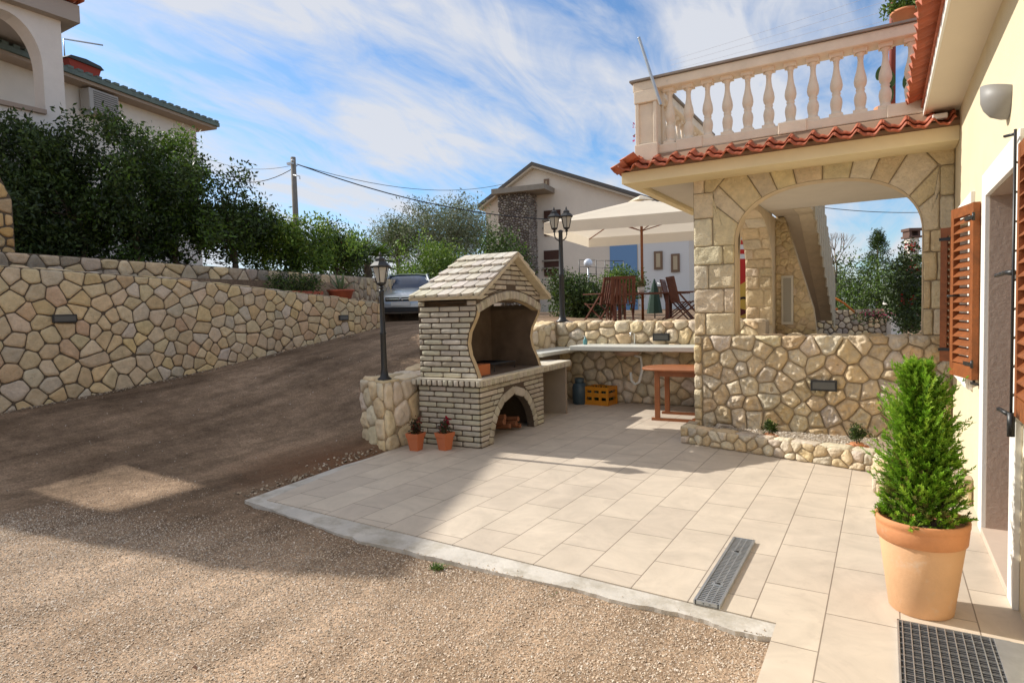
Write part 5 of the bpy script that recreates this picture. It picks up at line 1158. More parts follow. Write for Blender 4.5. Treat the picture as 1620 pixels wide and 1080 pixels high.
SBx = MB(); SBx.box((-.07, -.54, .002), (.07, .54, .02)); o = SBx.build('steel_threshold_plate', STEEL, bevel=.003); o.location = (.515, 3.0, 0); tag(o, 'flat grey metal plate between the door mat and the house wall', 'metal plate')

# ------------------------------------------------------------------ upper terrace furniture
ZT = 1.26
def chair_proto():
    t_ = empty('folding_chair', (0, 0, 0), 0, 'x', 'chair', 'dark wooden folding chairs round the terrace table')
    m = MB()
    for k in range(7): x = -.19 + k * .0633; m.box((x - .017, -.01, 0), (x + .017, .008, .52), fn=lambda a, b_, c: (a, b_ + .22 + c * .22, .44 + c))
    m.box((-.245, -.016, -.04), (-.205, .016, .56), fn=lambda a, b_, c: (a, b_ + .22 + c * .22, .44 + c)); m.box((.205, -.016, -.04), (.245, .016, .56), fn=lambda a, b_, c: (a, b_ + .22 + c * .22, .44 + c))
    m.box((-.21, -.02, .50), (.21, .016, .56), fn=lambda a, b_, c: (a, b_ + .22 + c * .22, .44 + c)); m.build('backrest', WOODR, t_)
    m = MB()
    for k in range(7): y = -.22 + k * .068; m.box((-.22, y - .026, .42), (.22, y + .026, .438))
    m.build('seat', WOODR, t_)
    for s in (-1, 1):
        m = MB(); m.box((-.016, -.02, 0), (.016, .02, .86), fn=lambda a, b_, c, s=s: (a + s * .235, b_ - .30 + c * .62, c * .74)); m.build('leg', WOODR, t_)
        m = MB(); m.box((-.016, -.02, 0), (.016, .02, .62), fn=lambda a, b_, c, s=s: (a + s * .20, b_ + .34 - c * .95, c * .74)); m.build('leg', WOODR, t_)
        m = MB(); m.box((s * .25 - .022, -.25, .64), (s * .25 + .022, .27, .662)); m.build('armrest', WOODR, t_)
    return t_
cp = chair_proto()
tc_ = ong(1017, 14.6, ZT)
spots = [(950, 13.2, -110, 'dark wooden folding chair at the left end of the terrace table, half edge-on'), (985, 12.9, 205, 'dark wooden folding chair with its back to the viewer, left of the parasol pole'),
         (1085, 13.3, 125, 'dark wooden folding chair right of the table, leaning back, nearer one'), (1072, 14.6, 95, 'dark wooden folding chair right of the table, partly hidden behind another'), (975, 15.9, 20, 'dark wooden folding chair on the far side of the terrace table')]
for i, (px, D, a, lb) in enumerate(spots):
    o = cp if i == 0 else copy_tree(cp); o.location = ong(px, D, ZT); o['label'] = lb; o.rotation_euler = (0, 0, rad(a)); o.scale = (1, 1, .96)
TT = empty('terrace_table', tc_, rad(10), 'dark wooden oval garden table under the cream parasol', 'table'); m = MB(); m.prism([(1.0 * x / .85, .5 * y / .42) for x, y in ov], P3, .62, .65); m.build('tabletop', WOODR, TT)
for sx_ in (-.6, .6):
    for sy_ in (-.3, .3): m = MB(); m.box((sx_ - .04, sy_ - .03, 0), (sx_ + .04, sy_ + .03, .62)); m.build('leg', WOODR, TT)
FP = empty('table_flower_pot', tc_ + Vector((.02, -.15, .65)), 0, 'small white pot with dried plant on the terrace table beside the pole', 'flower pot'); m = MB(); m.lathe([(.07, 0), (.09, .14), (.08, .14), (.001, .12)], 14); m.build('pot', mat('white_ceramic', (.6, .56, .5), .5), FP)
b_ = Vector(FP.location); leaf_mesh('plant', [(b_.x, b_.y, b_.z + .17 + .03 * k) for k in range(5)], 220, .045, .05, LEAFM, [(.35, .30, .18), (.10, .12, .04), (.30, .22, .12)], FP)
PA = empty('parasol', tc_, rad(8), 'large cream square parasol with valance over the terrace table', 'parasol'); HF = 1.78; ze_, zt_ = 2.22, 2.84
m = MB(); m.tube([(0, 0, 0), (0, 0, 2.80)], .032, 10); m.build('pole', WOODO, PA)
CANV = mat('cream_canvas', (.88, .80, .66), .9, var=.04, varscale=2, spec=.1, trans=.35)
m = MB(); n = 14; vs = []; fs = []
def can(u, v):
    r_ = max(abs(u), abs(v)); sag = .05 * math.sin(math.pi * r_) ; cr_ = min(abs(u), abs(v)) / max(r_, 1e-6)
    return (u * HF, v * HF, zt_ - (zt_ - ze_) * r_ - sag * (1 - cr_ ** 6) * r_)
for j in range(-n, n + 1):
    for i in range(-n, n + 1): vs.append(can(i / n, j / n))
S_ = 2 * n + 1
for j in range(2 * n):
    for i in range(2 * n): q = j * S_ + i; fs.append((q, q + 1, q + S_ + 1, q + S_))
m.add(vs, fs, sm=True); m.build('canopy', CANV, PA)
m = MB(); per = [(i / n, -1) for i in range(-n, n)] + [(1, i / n) for i in range(-n, n)] + [(-i / n, 1) for i in range(-n, n)] + [(-1, -i / n) for i in range(-n, n)]
vs = [can(*p) for p in per]; vs += [(x * 1.004, y * 1.004, z - .24) for x, y, z in vs]; K = len(per); m.add(vs, [(i, (i + 1) % K, K + (i + 1) % K, K + i) for i in range(K)], sm=False); m.build('valance', CANV, PA)
for sx_ in (-1, 1):
    for sy_ in (-1, 1): m = MB(); m.tube([(0, 0, 2.74), (sx_ * HF * .99, sy_ * HF * .99, ze_ - .03)], .014, 5); m.tube([(0, 0, 2.1), (sx_ * HF * .5, sy_ * HF * .5, (ze_ + zt_) / 2 - .06)], .012, 5); m.build('rib', WOODO, PA)
m = MB(); m.lathe([(.30, 2.80), (.16, 2.87), (.0, 2.93)], 4, sm=False); m.build('cap', CANV, PA)
# closed green umbrella, globe lamp, rail
CU = empty('closed_umbrella', ong(1036, 17, 1.25), 0, 'folded dark green umbrella standing behind the terrace table', 'umbrella'); m = MB(); m.tube([(0, 0, 0), (.0, 0, 1.0)], .02, 6); m.build('pole', STEEL, CU); m = MB(); m.lathe([(.22, .15), (.17, .45), (.09, .85), (.02, 1.08), (0, 1.1)], 9, sm=False); m.build('folded_canopy', mat('dark_green_canvas', (.02, .05, .035), .85), CU)
m = MB(); m.tube([(0, 0, 1.0), (.42, -.05, .85)], .02, 5); m.build('arm', STEEL, CU)
GL = empty('globe_lamp', ong(932, 24, 1.2), 0, 'white globe lamp on a thin pole before the gabled house', 'lamp'); m = MB(); m.tube([(0, 0, 0), (0, 0, 2.0)], .035, 8); m.build('pole', STEEL, GL)
m = MB(); m.lathe([(.001, 1.95)] + [(.17 * math.sin(a), 2.12 - .17 * math.cos(a)) for a in [.3 + k * .28 for k in range(10)]] + [(.001, 2.29)], 16); m.build('globe', mat('milky_globe', (.75, .78, .85), .2), GL)
def rail_fence(p0, p1, h, label, n=5, mt=None):
    p0, p1 = Vector(p0), Vector(p1); t_ = empty('metal_railing', p0, 0, label, 'railing', 'dark metal railings before the gabled house'); d = p1 - p0
    for k in range(n + 1): m = MB(); q = d * k / n; m.tube([q, q + Vector((0, 0, h))], .022, 5); m.build('post', mt or BLACKI, t_)
    for z in (h, h * .66, h * .33): m = MB(); m.tube([Vector((0, 0, z)), d + Vector((0, 0, z))], .016, 5); m.build('rail', mt or BLACKI, t_)
rail_fence(ong(918, 33, 3.1), ong(988, 30, 2.75), 1.05, 'dark railing rising left of the parasol pole, against the house wall')
# striped sail-like banner seen through the side arch
BN = empty('beach_banner', ong(1176, 14.5, 1.2), 0, 'red, white and yellow striped beach banner seen through the side arch', 'banner')
m = MB(); p0, p1 = at(1160, 500, 14.5), at(1189, 500, 14.6); d = Vector((p1.x - p0.x, p1.y - p0.y, 0)); o_ = Vector((p0.x, p0.y, 0)) - Vector((BN.location.x, BN.location.y, 0))
RD, WH_, YE, BK = (.55, .03, .02), (.75, .72, .66), (.72, .45, .08), (.03, .02, .02)
zz = 2.25
for c, h in ((YE, -1.0),): m.add([tuple(o_ + Vector((0, 0, 0))), tuple(o_ + d), tuple(o_ + d + Vector((0, 0, 1.0))), tuple(o_ + Vector((0, 0, .75)))], [(0, 1, 2, 3)], YE)
m.add([tuple(o_ + Vector((0, 0, .75))), tuple(o_ + d + Vector((0, 0, 1.0))), tuple(o_ + d + Vector((0, 0, 1.45))), tuple(o_ + Vector((0, 0, 1.45)))], [(0, 1, 2, 3)], RD)
for k in range(8): m.add([tuple(o_ + Vector((0, 0, 1.45 + k * .11))), tuple(o_ + d + Vector((0, 0, 1.45 + k * .11))), tuple(o_ + d + Vector((0, 0, 1.56 + k * .11))), tuple(o_ + Vector((0, 0, 1.56 + k * .11)))], [(0, 1, 2, 3)], RD if k % 2 else WH_)
m.build('cloth', mat('banner_cloth', (1, 1, 1), .8, attr=True, trans=.2), BN)
m = MB(); y_ = Vector((-d.y, d.x, 0)).normalized() * -.012
for k in range(8):
    a0, a1 = math.pi * (.15 + k * .09), math.pi * (.15 + (k + 1) * .09); P_ = lambda a, r_: tuple(o_ + d * (.55 + r_ * math.cos(a)) + y_ + Vector((0, 0, .38 + r_ * .45 * math.sin(a)))); m.add([P_(a0, .30), P_(a1, .30), P_(a1, .42), P_(a0, .42)], [(0, 1, 2, 3)], BK)
m.add([tuple(o_ + y_ + Vector((0, 0, .05))), tuple(o_ + d * .9 + y_ + Vector((0, 0, .22))), tuple(o_ + y_ + d * .1 + Vector((0, 0, .33)))], [(0, 1, 2)], (.16, .03, .03))
m.build('printed_marks', mat('banner_cloth', (1, 1, 1)), BN); m = MB(); m.tube([o_ - y_, o_ - y_ + Vector((0, 0, 2.4))], .015, 5); m.build('pole', STEEL, BN)

# ------------------------------------------------------------------ far stone wall through the arch, chimney house
def f(m):
    a = at(1300, 500, 20.3); c = at(1408, 500, 20.3); d = Vector((c.x - a.x, c.y - a.y)); Ln = d.length; d /= Ln
    fn = lambda u, v, w: (a.x + d.x * u + d.y * w, a.y + d.y * u - d.x * w, v)
    m.prism([(-1.5, .2), (Ln, .2), (Ln, 1.32), (-1.5, 1.32)], lambda u, v, w: fn(u, v, -w), 0, .35); rubble(m, [(-1.5, .2), (Ln, .2), (Ln, 1.32), (-1.5, 1.32)], fn, .26, GREYS + OCHRE[:2], 91, depth=.04, gap=.015, rough=.015)
wall_thing('far_garden_wall', 'distant grey-brown rubble wall visible through the arch', 'stone wall', f, [MORTAR_D, STONE], 'stone walls')
GP = empty('gate_pillar', ong(1413, 20.2, .2), rad(31), 'pale square gate pillar with cap at the end of the distant wall', 'gate pillar'); m = MB(); m.box((-.17, -.17, 0), (.17, .17, 1.25)); m.build('shaft', GREYP, GP); m = MB(); m.box((-.22, -.22, 1.25), (.22, .22, 1.36)); m.build('cap', WHITEP, GP, bevel=.02)
CH = empty('chimney_stack', ong(1441, 23, .8), rad(31), 'slender grey chimney with brown cap rising beside the arch pier', 'chimney'); m = MB(); m.box((-.17, -.17, 0), (.17, .17, 3.05)); m.build('shaft', GREYP, CH); m = MB(); m.box((-.24, -.24, 3.05), (.24, .24, 3.12)); m.box((-.2, -.2, 3.12), (-.12, .2, 3.3)); m.box((.12, -.2, 3.12), (.2, .2, 3.3)); m.box((-.24, -.24, 3.3), (.24, .24, 3.4)); m.build('cap', mat('brown_cap', (.14, .08, .06), .9), CH)
OS = empty('orange_strap', ong(1345, 17.5, 1.5), 0, 'orange strap sagging above the distant wall', 'strap'); m = MB(); a = at(1305, 488, 17.5); b_ = at(1352, 500, 17.5); c_ = at(1318, 470, 17.5); l_ = Vector(OS.location)
m.tube([Vector(c_) - l_, at(1336, 480, 17.5) - l_, at(1352, 494, 17.5) - l_], .03, 5); m.tube([Vector(a) - l_, at(1325, 489, 17.5) - l_], .035, 5); m.build('webbing', mat('orange_webbing', (.55, .16, .02), .7), OS)

# ------------------------------------------------------------------ gabled house behind
GH = empty('gabled_house', at(880, 500, 38), 0, 'big pale gabled house with tall pebble-clad stair tower', 'house')
pL, pP, pR = at(760, 325, 38.5), at(848, 262, 37.2), at(1095, 333, 33.5)
dx = Vector((pR.x - pL.x, pR.y - pL.y, 0)); Lg = dx.length; dx.normalize(); dn = Vector((dx.y, -dx.x, 0))      # dn towards the viewer
o_ = Vector((pL.x, pL.y, 0)); gfn = lambda u, v, w: tuple(o_ + dx * u + dn * w + Vector((0, 0, v)))
up_ = (Vector((pP.x, pP.y, 0)) - o_).dot(dx); zL, zP, zR = pL.z - .1, pP.z, pR.z - .1
def upx(px, py):   # where the pixel's ray meets the gable plane
    d_ = Vector(CAMR @ np.array([px - 810, py - 540, FPX])); c0 = Vector((0, 0, 1.6)); t_ = (o_ - Vector((0, 0, 0))).dot(dn) / d_.dot(dn); P_ = c0 + d_ * t_; return (P_ - o_).dot(dx), P_.z
m = MB(); m.prism([(.35, .5), (Lg - .4, .5), (Lg - .4, zR), (up_, zP - .25), (.35, zL + .1)], gfn, -9, 0); pb(m, 'wall', mat('beige_render', (.76, .67, .56), .92, var=.08, varscale=.6, bump=(8, .01)), GH)
u0_, _ = upx(955, 400); u1_, _ = upx(1094, 470)
m = MB(); m.box((upx(965, 400)[0], .002, .5), (upx(1008, 400)[0], .05, upx(990, 388)[1]), fn=lambda a, b_, c: gfn(a, c, b_)); pb(m, 'blue_panel', mat('blue_paint', (.16, .30, .52), .7), GH)
m = MB(); m.box((upx(1010, 400)[0], .002, .5), (upx(1090, 400)[0], .06, upx(1050, 372)[1]), fn=lambda a, b_, c: gfn(a, c, b_)); pb(m, 'white_wing_wall', mat('cool_white_render', (.72, .71, .69), .9), GH)
m = MB()
for s0, s1 in (((0, zL), (up_, zP)), ((Lg + .1, zR), (up_, zP))):
    (a, za), (c, zc) = s0, s1; m.prism([(a, za - .12), (c, zc - .12), (c, zc + .08), (a, za + .08)], gfn, -9.2, .45)
pb(m, 'roof', mat('grey_roof_edge', (.12, .11, .10), .8), GH)
m = MB()
for s0, s1 in (((.05, zL), (up_, zP)), ((Lg, zR), (up_, zP))):
    (a, za), (c, zc) = s0, s1; m.prism([(a, za - .24), (c, zc - .24), (c, zc - .122), (a, za - .122)], gfn, -9, .40)
pb(m, 'roof_soffit', mat('beige_verge', (.52, .44, .34), .8), GH)
ta, tb = upx(803, 400)[0], upx(857, 400)[0]; zt0 = upx(830, 303)[1]
m = MB(); m.prism([(ta, .5), (tb - .3, .5), (tb - .3, zt0 - .3), (ta, zt0 - .3)], gfn, .01, 1.25)
rr = random.Random(44); rubble(m, [(ta, 1.4), (tb - .3, 1.4), (tb - .3, zt0 - .3), (ta, zt0 - .3)], lambda u, v, w: gfn(u, v, 1.25 + w), .21, [(.24, .20, .17), (.32, .28, .24), (.40, .35, .30), (.18, .15, .13)], 45, depth=.07, gap=.02, bev=.06, rough=.03, rnd=.25, seg=.3, rings=(.5,), relax=0)
rubble(m, [(0, 1.4), (1.25, 1.4), (1.25, zt0 - .3), (0, zt0 - .3)], lambda u, v, w: gfn(tb - .3 + w, v, 1.25 - u), .21, [(.24, .20, .17), (.32, .28, .24), (.40, .35, .30)], 46, depth=.07, gap=.02, bev=.06, rough=.03, rnd=.25, seg=.3, rings=(.5,), relax=0)
pb(m, 'stair_tower', [MORTAR_D, STONE], GH)
m = MB(); m.prism([(ta - .2, zt0 - .3), (tb + .9, zt0 - .3), (tb + .9, zt0 + .0), (ta - .2, zt0 + .0)], gfn, .0, 1.7); pb(m, 'tower_slab', mat('grey_concrete', (.30, .26, .21), .9, var=.15), GH)
for k, (pa, pb2, pc, pd) in enumerate([(861, 334, 880, 372), (861, 397, 880, 436)]):
    a, z1_ = upx(pa, pb2); c, z0_ = upx(pc, pd); m = MB(); m.box((a, .004, z0_), (c + .3, .09, z1_), fn=lambda a, b_, c: gfn(a, c, b_)); wn = pb(m, 'balcony_opening', mat('opening_shade_brown', (.07, .03, .02), .9), GH)  # dark panel on the solid wall stands in for the opening's shaded depth
    m = MB(); zz = z0_ + .9
    for q in (0, .45): m.box((a - .1, .10, zz - q - .05), (c + .3, .16, zz - q + .05), fn=lambda a, b_, c: gfn(a, c, b_))
    m.build('balcony_rail', mat('grey_concrete', (.3, .26, .21)), wn).matrix_parent_inverse = Matrix.Translation(-Vector(GH.location)) @ Matrix.Identity(4) if False else Matrix.Identity(4)
def gwin(px0, py0, px1, py1, col, nm='window', w0=.02):
    a, z1_ = upx(px0, py0); c, z0_ = upx(px1, py1); m = MB(); m.box((a, w0, z0_), (c, w0 + .07, z1_), fn=lambda a, b_, c: gfn(a, c, b_)); w_ = pb(m, nm, mat('brown_window_frame', (.20, .12, .07), .6), GH)
    m = MB(); m.box((a + .12, w0 + .071, z0_ + .12), (c - .12, w0 + .085, z1_ - .12), fn=lambda a, b_, c: gfn(a, c, b_)); m.build('shutter_blind', mat('beige_blind', col, .7), w_)
gwin(1035, 398, 1049, 426, (.50, .40, .26), w0=.07); gwin(1062, 402, 1076, 430, (.50, .40, .26), w0=.07); gwin(861, 284, 869, 302, (.45, .36, .26)); gwin(1040, 453, 1048, 470, (.05, .06, .08), 'door', w0=.07)
m = MB(); a, z_ = upx(1068, 318); m.box((a - .3, -3, zR - .2), (a + .3, -2.4, z_ + .25), fn=lambda a, b_, c: gfn(a, c, b_)); pb(m, 'chimney', GREYP, GH)

# ------------------------------------------------------------------ far house with green-edged roof (left)
FH = empty('far_white_house', (-18.7, 12.0, 2.3), 0, 'white house at upper left with green-grey roof edge behind the shrubs', 'house')
c0 = Vector((-18.68, 12.03, 0)); dd2 = Vector((.23, -.973, 0)).normalized(); dn2 = Vector((-dd2.y, dd2.x, 0)); hf = lambda u, v, w: tuple(c0 + dd2 * u + dn2 * w + Vector((0, 0, v)))
m = MB(); m.prism([(0, 2.0), (6.3, 2.0), (6.3, 7.6), (0, 7.6)], hf, -8, 0); pb(m, 'wall', GREYP, FH)
m = MB(); m.prism([(-.4, 7.6), (6.5, 7.6), (6.5, 7.68), (-.4, 7.68)], hf, -8.4, .45); pb(m, 'soffit', mat('brown_soffit', (.40, .31, .24), .9), FH)
m = MB(); m.prism([(-.45, 7.682), (6.6, 7.682), (6.6, 7.80), (-.45, 7.80)], hf, .30, .52); m.add([hf(-.45, 7.79, .52), hf(6.6, 7.79, .52), hf(6.6, 9.2, -4), hf(-.45, 9.2, -4)], [(0, 1, 2, 3)]); m.add([hf(-.45, 9.2, -4), hf(6.6, 9.2, -4), hf(6.6, 7.79, -8.5), hf(-.45, 7.79, -8.5)], [(0, 1, 2, 3)]); m.add([hf(-.45, 7.79, .52), hf(-.45, 9.2, -4), hf(-.45, 7.79, -8.5)], [(0, 1, 2)])
for k in range(28): u = -.4 + k * .25; m.box((u, 7.80, .36), (u + .14, 7.86, .535), fn=lambda a, b_, c: hf(a, b_, c))
pb(m, 'roof', mat('green_grey_roof', (.13, .17, .15), .7, var=.25, varscale=3), FH)
m = MB(); cx_, cz_ = 3.6, 7.95; m.prism([(3.25, 8.22), (4.15, 8.22), (4.0, 7.8), (3.4, 7.8)], hf, -.6, 0.1, mi=0); m.prism([(3.2, 8.221), (4.2, 8.221), (4.1, 8.30), (3.7, 8.34), (3.3, 8.30)], hf, -.7, .15, mi=1); pb(m, 'chimney', [mat('red_brick_chimney', (.33, .05, .03), .9), mat('dark_cap', (.05, .06, .06), .8)], FH)
m = MB(); m.tube([hf(4.0, 8.25, -.2), hf(4.0, 8.78, -.2), hf(3.2, 8.88, .15)], .02, 5); pb(m, 'antenna', STEEL, FH)
AC = empty('air_conditioner', hf(3.45, 7.27, .05), math.atan2(dd2.y, dd2.x), 'grey air conditioning unit on the white wall above the shrubs', 'air conditioner'); m = MB(); m.box((-.42, .02, -.28), (.42, .34, .28)); m.build('casing', mat('ac_casing', (.42, .40, .37), .6), AC, bevel=.02)
m = MB()
for k in range(9): m.box((-.38, .341, -.24 + k * .055), (.30, .352, -.215 + k * .055))
m.build('grille', mat('ac_grille', (.16, .15, .14), .6), AC); m = MB(); m.box((-.35, .0, -.36), (-.30, .30, -.281)); m.box((.30, 0, -.36), (.35, .30, -.281)); m.build('bracket', STEEL, AC)

# ------------------------------------------------------------------ white loggia house (left edge; shades the drive)
LO = empty('loggia_house', (-15, 4, 1.8), 0, 'white house with arched loggia column at the top left corner', 'house')
lf = lambda u, v, w: (-15 + w, u, v); LW = mat('loggia_white_render', (.72, .66, .60), .92, var=.05, bump=(30, .002))
m = MB(); cv = [(5.05, 5.9)] + [(5.70 - .64 * math.cos(t_), 6.85 + .95 * math.sin(t_)) for t_ in [math.pi * k / 20 for k in range(21)]] + [(6.34, 5.9)]
slab_with_hole(m, 3.40, cv, 6.72, 7.95, lf, .45)
m.prism([(1.52, 6.8), (2.10, 6.8), (2.10, 7.951), (1.68, 7.951)], lf, -.45, 0); m.prism([(1.68, 7.952), (2.099, 7.952), (2.099, 8.84), (1.83, 8.35)], lf, -.45, .32); m.prism([(2.10, 7.12), (3.40, 7.12), (3.40, 7.95), (2.10, 7.95)], lf, -.45, 0); m.prism([(2.10, 7.951), (5.55, 7.951), (5.55, 8.0), (5.0, 8.08), (2.10, 8.84)], lf, -.45, .32)  # unseen gable outline and opening shaped to cast the drive's shadow and sun patch
m.prism([(1.45, 1.8), (2.10, 1.8), (2.10, 6.8), (1.52, 6.8)], lf, -.45, 0); m.prism([(2.10, 1.8), (3.40, 1.8), (3.40, 5.86), (2.10, 5.9)], lf, -.45, 0); m.prism([(3.02, 5.861), (3.40, 5.861), (3.40, 7.12), (2.95, 7.12)], lf, -.45, 0)
m.box((-15.449, 3.401, 1.8), (-15.001, 6.719, 5.899)); m.box((-20, 1.552, 1.8), (-15.452, 6.0, 5.5))
m.box((-20, 3.9, 5.5), (-19.6, 6.5, 8.1)); m.box((-17.2, 3.62, 5.5), (-17.0, 4.9, 7.95))  # unseen screens added behind to stop sun crossing the loggia
pb(m, 'wall', LW, LO)
m = MB(); m.prism([(5.56, 7.951), (7.0, 7.951), (7.0, 8.32), (5.56, 8.30)], lf, -5.2, .22); m.prism([(3.40, 7.951), (5.55, 7.951), (5.55, 8.0), (3.40, 8.0)], lf, -5.2, -.451)
pb(m, 'roof_slab', mat('loggia_soffit', (.40, .34, .29), .9), LO)
m = MB(); wave_tiles(m, 5.56, 7.05, lambda u, v, w: (-14.62 - v, u, 8.38 + v * .10 + w), rows=((0, .5), (.45, 1.0), (.95, 1.6), (1.5, 2.4)), seed=20); pb(m, 'roof_tiles', CLAY, LO)
m = MB(); m.box((-15.5, 3.45, 5.90), (-14.92, 6.33, 5.99)); pb(m, 'parapet_coping', mat('brown_coping', (.36, .27, .21), .9), LO)
# unseen block added beside the loggia house to keep the drive in shade
NB = empty('added_shade_block', (-15, 10, 1.8), 0, 'unseen white block added behind the shrubs to shade the drive', 'house')
m = MB(); m.box((-24, 7.6, 2.0), (-20.4, 11.0, 8.0)); m.build('wall', GREYP, None).parent = NB; NB.children[0].matrix_parent_inverse = Matrix.Translation(-Vector(NB.location))
# stone stair pier at the left edge
SPi = empty('stone_pier', (-12.1, 4.3, 2.3), 0, 'orange-ochre stone pier with sloping top at the far left edge', 'stone pier')
m = MB(); fpp = lambda u, v, w: (-11.95 + w, u, v); pol = [(3.2, 2.3), (4.50, 2.3), (4.50, 3.55), (4.34, 3.95), (3.9, 4.6), (3.2, 5.2)]
m.prism(pol, fpp, -.5, 0); rubble(m, pol, fpp, .24, [(.55, .33, .13), (.60, .40, .18), (.50, .36, .20)], 55, depth=.03, gap=.014); pb(m, 'pier', [MORTAR_D, STONE], SPi)

# ------------------------------------------------------------------ utility pole, cables
UP = empty('utility_pole', (at(471, 420, 24).x, at(471, 420, 24).y, 2.2), 0, 'grey wooden utility pole with cables above the hedge', 'utility pole')
m = MB(); ptop = at(468, 251, 24); m.tube([(0, 0, 0), (0, 0, ptop.z - 2.2)], [.13, .095], 8); m.build('pole', mat('weathered_pole', (.22, .20, .17), .95, var=.2), UP)
m = MB(); m.box((-.14, -.2, ptop.z - 2.5), (.14, -.1, ptop.z - 2.42)); m.tube([(.1, -.1, ptop.z - 2.9), (.45, -.1, ptop.z - 3.0), (.45, -.1, ptop.z - 3.1)], .02, 5); m.lathe([(.05, 0), (.06, .06), (.02, .1)], 8, (.15, -.15, ptop.z - 2.42)); m.build('fittings', STEEL, UP)
CAB = mat('black_cable', (.02, .02, .025), .6)
def cable(a, b_, sag, r, label, mt=CAB):
    a, b_ = Vector(a), Vector(b_); m = MB(); m.tube([a.lerp(b_, k / 16) - Vector((0, 0, sag * 4 * (k / 16) * (1 - k / 16))) - a for k in range(17)], r, 4); o = m.build('overhead_cable', mt); o.location = a; tag(o, label, 'cable', 'overhead cables')
pt = Vector((at(470, 257, 24).x, at(470, 257, 24).y, ptop.z - .22))
cable(pt, at(1110, 326, 30), 1.3, .022, 'thick black cable from the pole across the gabled house towards the porch')
cable(pt, at(806, 289, 37), .7, .012, 'thin upper cable from the pole to the left roof slope of the gabled house')
cable(pt, at(300, 236, 30), .5, .010, 'thin upper cable running left from the pole')
cable(pt - Vector((0, 0, .05)), at(300, 246, 28), .9, .018, 'thick lower cable sagging left from the pole to the far house')
cable(at(1255, 322, 30), at(1460, 336, 34), .15, .018, 'black cable crossing the sky inside the arch')
for k, (ya, yb) in enumerate([(112, 2), (104, -14), (96, -30), (88, -46)]):
    pos = ('lowest', 'second lowest', 'second highest', 'highest')[k]; cable(at(1060, ya + 8, 11.5), at(1440, yb + 20, 8.2), .02, .0022, pos + ' thin washing line above the terrace balustrade', mat('pale_line', (.45, .45, .5), .5))
m = MB(); m.tube([(0, 0, 0), (0, 0, 5.0)], .025, 6); o = m.build('thin_garden_post', BLACKI); q = ong(635, 22, 1.4); o.location = q; o.scale = (1, 1, .42); tag(o, 'thin dark post standing among the bushes behind the car', 'post')

# plants and posts behind the terrace rail at the top right
TP = empty('terrace_flower_pot', (.17, 7.40, 4.282), 0, 'orange terracotta pot with green plant standing on the balustrade', 'flower pot'); bowl(0, .12, .15).build('pot', TERRA, TP); b_ = Vector(TP.location); leaf_mesh('plant', clumps((b_.x, b_.y, b_.z + .22), (.15, .15, .12), 25, 5, .1), 900, .03, .05, LEAF, MIDG, TP)
m = MB(); m.tube([(0, 0, 0), (0, 0, 2.2)], .035, 6); o = m.build('terrace_post', mat('red_brown_paint', (.30, .07, .05), .7)); o.location = (.07, 7.95, 3.40); tag(o, 'red-brown post behind the balustrade beside the roof edge', 'post')
CC = empty('cactus_pot', (.02, 7.72, 3.40), 0, 'flat-leaved green cactus in a pot behind the balusters', 'potted plant'); m = MB(); m.lathe([(.09, 0), (.12, .22), (.11, .22), (.001, .20)], 14); m.build('pot', TERRA, CC)
m = MB()
for (x, z, s, a) in ((0, .34, .10, .1), (.02, .50, .09, -.3), (.20, .46, .10, .4), (.22, .60, .08, .1), (-.06, .58, .07, .5)):
    K = 14; pr = [(x + s * .62 * math.cos(2 * math.pi * k / K) + a * s * math.sin(2 * math.pi * k / K) * .4, z + s * math.sin(2 * math.pi * k / K)) for k in range(K)]; m.prism(pr, lambda u, v, w: (u, w, v), -.015, .015)
m.build('pads', mat('cactus_green', (.05, .12, .03), .6), CC)

# ------------------------------------------------------------------ parked car
CA = empty('parked_car', ong(640, 18.6, 1.37), 0, 'silver-grey hatchback parked facing the viewer behind the drive wall', 'car')
PT = mat('silver_blue_paint', (.46, .49, .51), .3, metal=.5, coat=.8); TY = mat('black_tyre', (.015, .015, .015), .85); BLKP = mat('black_plastic', (.02, .02, .02), .6); CGL = mat('car_glass', (.03, .05, .10), .05, spec=1.0)
# x: right, y: rearwards (front at y=-2.1); half-width and height stations
ys = [-2.12, -2.05, -1.85, -1.45, -1.0, -.55, 0, .6, 1.2, 1.7, 2.0, 2.1]
hw = [.60, .74, .82, .87, .885, .89, .89, .89, .88, .85, .78, .70]
belt = [.52, .66, .74, .83, .90, .96, .97, .98, 1.0, 1.0, .94, .7]
m = MB(); rings = []
for y, w_, b2 in zip(ys, hw, belt):
    pr = [(0, .20), (w_ * .8, .20), (w_ * .97, .27), (w_, .42), (w_, b2 * .72), (w_ * .95, b2 * .93), (w_ * .80, b2), (w_ * .4, b2 + .03), (0, b2 + .04)]
    rings.append([(x, y, z) for x, z in pr] + [(-x, y, z) for x, z in pr[-2:0:-1]])
K = len(rings[0]); m.add([v for r in rings for v in r], [(i * K + k, i * K + (k + 1) % K, (i + 1) * K + (k + 1) % K, (i + 1) * K + k) for i in range(len(rings) - 1) for k in range(K)] + [tuple(range(K - 1, -1, -1)), tuple((len(rings) - 1) * K + k for k in range(K))], sm=True)
bd = m.build('body', PT, CA); ss = bd.modifiers.new('s', 'SUBSURF'); ss.levels = 2; ss.render_levels = 2
m = MB(); st = [(-.75, .76, .95, .74, .98), (-.05, .76, .98, .56, 1.38), (.5, .76, .98, .56, 1.45), (1.2, .76, 1.0, .54, 1.40), (1.95, .70, 1.0, .50, 1.12)]; rings = []
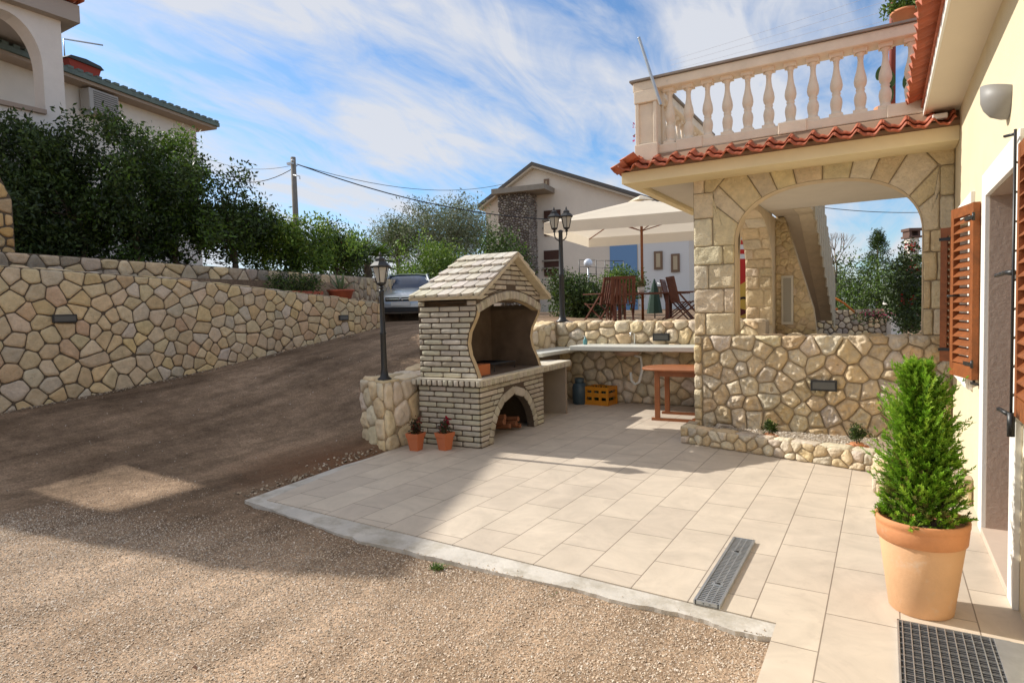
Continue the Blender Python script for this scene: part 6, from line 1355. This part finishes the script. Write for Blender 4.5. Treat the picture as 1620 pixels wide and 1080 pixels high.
for y, wb, zb2, wt, zt2 in st: rings.append([(-wb, y, zb2), (-wb * .97, y, (zb2 + zt2) / 2), (-wt, y, zt2 - .03), (-wt * .5, y, zt2), (wt * .5, y, zt2), (wt, y, zt2 - .03), (wb * .97, y, (zb2 + zt2) / 2), (wb, y, zb2)])
K = 8; m.add([v for r in rings for v in r], [(i * K + k, i * K + k + 1, (i + 1) * K + k + 1, (i + 1) * K + k) for i in range(len(rings) - 1) for k in range(K - 1)] + [tuple(range(K)), tuple((len(rings) - 1) * K + k for k in range(K))], sm=True); m.build('windows', CGL, CA)
m = MB(); rings = [[(-wt * 1.01, y, zt2 - .02), (-wt * .5, y, zt2 + .015), (wt * .5, y, zt2 + .015), (wt * 1.01, y, zt2 - .02)] for y, wb, zb2, wt, zt2 in st[1:4]]; m.add([v for r in rings for v in r], [(i * 4 + k, i * 4 + k + 1, i * 4 + k + 5, i * 4 + k + 4) for i in range(2) for k in range(3)], sm=True)
for s in (-1, 1): m.tube([(s * .75, -.76, .97), (s * .575, -.05, 1.38), (s * .57, .5, 1.44), (s * .55, 1.2, 1.39), (s * .70, 1.97, 1.0)], .03, 6)
m.build('roof', PT, CA)
m = MB(); m.box((-.42, -2.165, .56), (.42, -2.10, .655)); m.box((-.55, -2.16, .24), (.55, -2.08, .38)); m.build('grille', BLKP, CA, bevel=.015)
m = MB(); m.box((-.43, -2.18, .60), (.43, -2.166, .615)); m.box((-.45, -2.175, .66), (.45, -2.13, .675)); 
for s in (-1, 1): m.tube([(s * .0, -2.185, .64), (s * .07, -2.185, .58)], .010, 5); m.tube([(0, -2.185, .615), (s * .07, -2.185, .56)], .008, 5)
m.build('chrome_trim', mat('chrome', (.7, .7, .68)), CA)
m = MB(); m.box((-.26, -2.20, .42), (.26, -2.17, .53)); m.build('number_plate', mat('plate_white', (.65, .65, .62), .5), CA)
for s in (-1, 1):
    m = MB(); m.add([(s * .46, -2.11, .57), (s * .80, -1.90, .62), (s * .84, -1.70, .76), (s * .74, -1.86, .765), (s * .47, -2.08, .69)], [(0, 1, 2, 3, 4)]); m.prism([(0, 0), (1, 0), (1, 1), (0, 1)], lambda u, v, w, s=s: (s * (.47 + .34 * u), -2.125 + .24 * u * u + w, .58 + .03 * u + v * (.10 + .03 * u)), -.03, .05); m.build('headlight', mat('headlight_glass', (.75, .78, .80), .12, spec=.9), CA)
    m = MB(); m.box((s * .93 - .09, -.70, .98), (s * .93 + .09, -.58, 1.10)); m.build('wing_mirror', PT, CA, bevel=.03)
    for y in (-1.35, 1.30):
        m = MB(); m.lathe([(.20, -.10), (.30, -.10), (.315, -.06), (.315, .06), (.30, .10), (.20, .10)], 24); w_ = m.build('wheel', TY, CA); w_.rotation_euler = (0, rad(90), 0); w_.location = (s * .80, y, .31)
        m = MB(); m.lathe([(0.01, .085), (.06, .10), (.19, .08), (.20, .09), (.20, -.09)], 16); r_ = m.build('rim', STEEL, w_); r_.scale = (1, 1, s)
CA.rotation_euler = (0, 0, rad(31 + 3)); CA.location = ong(648, 19.3, 1.37)
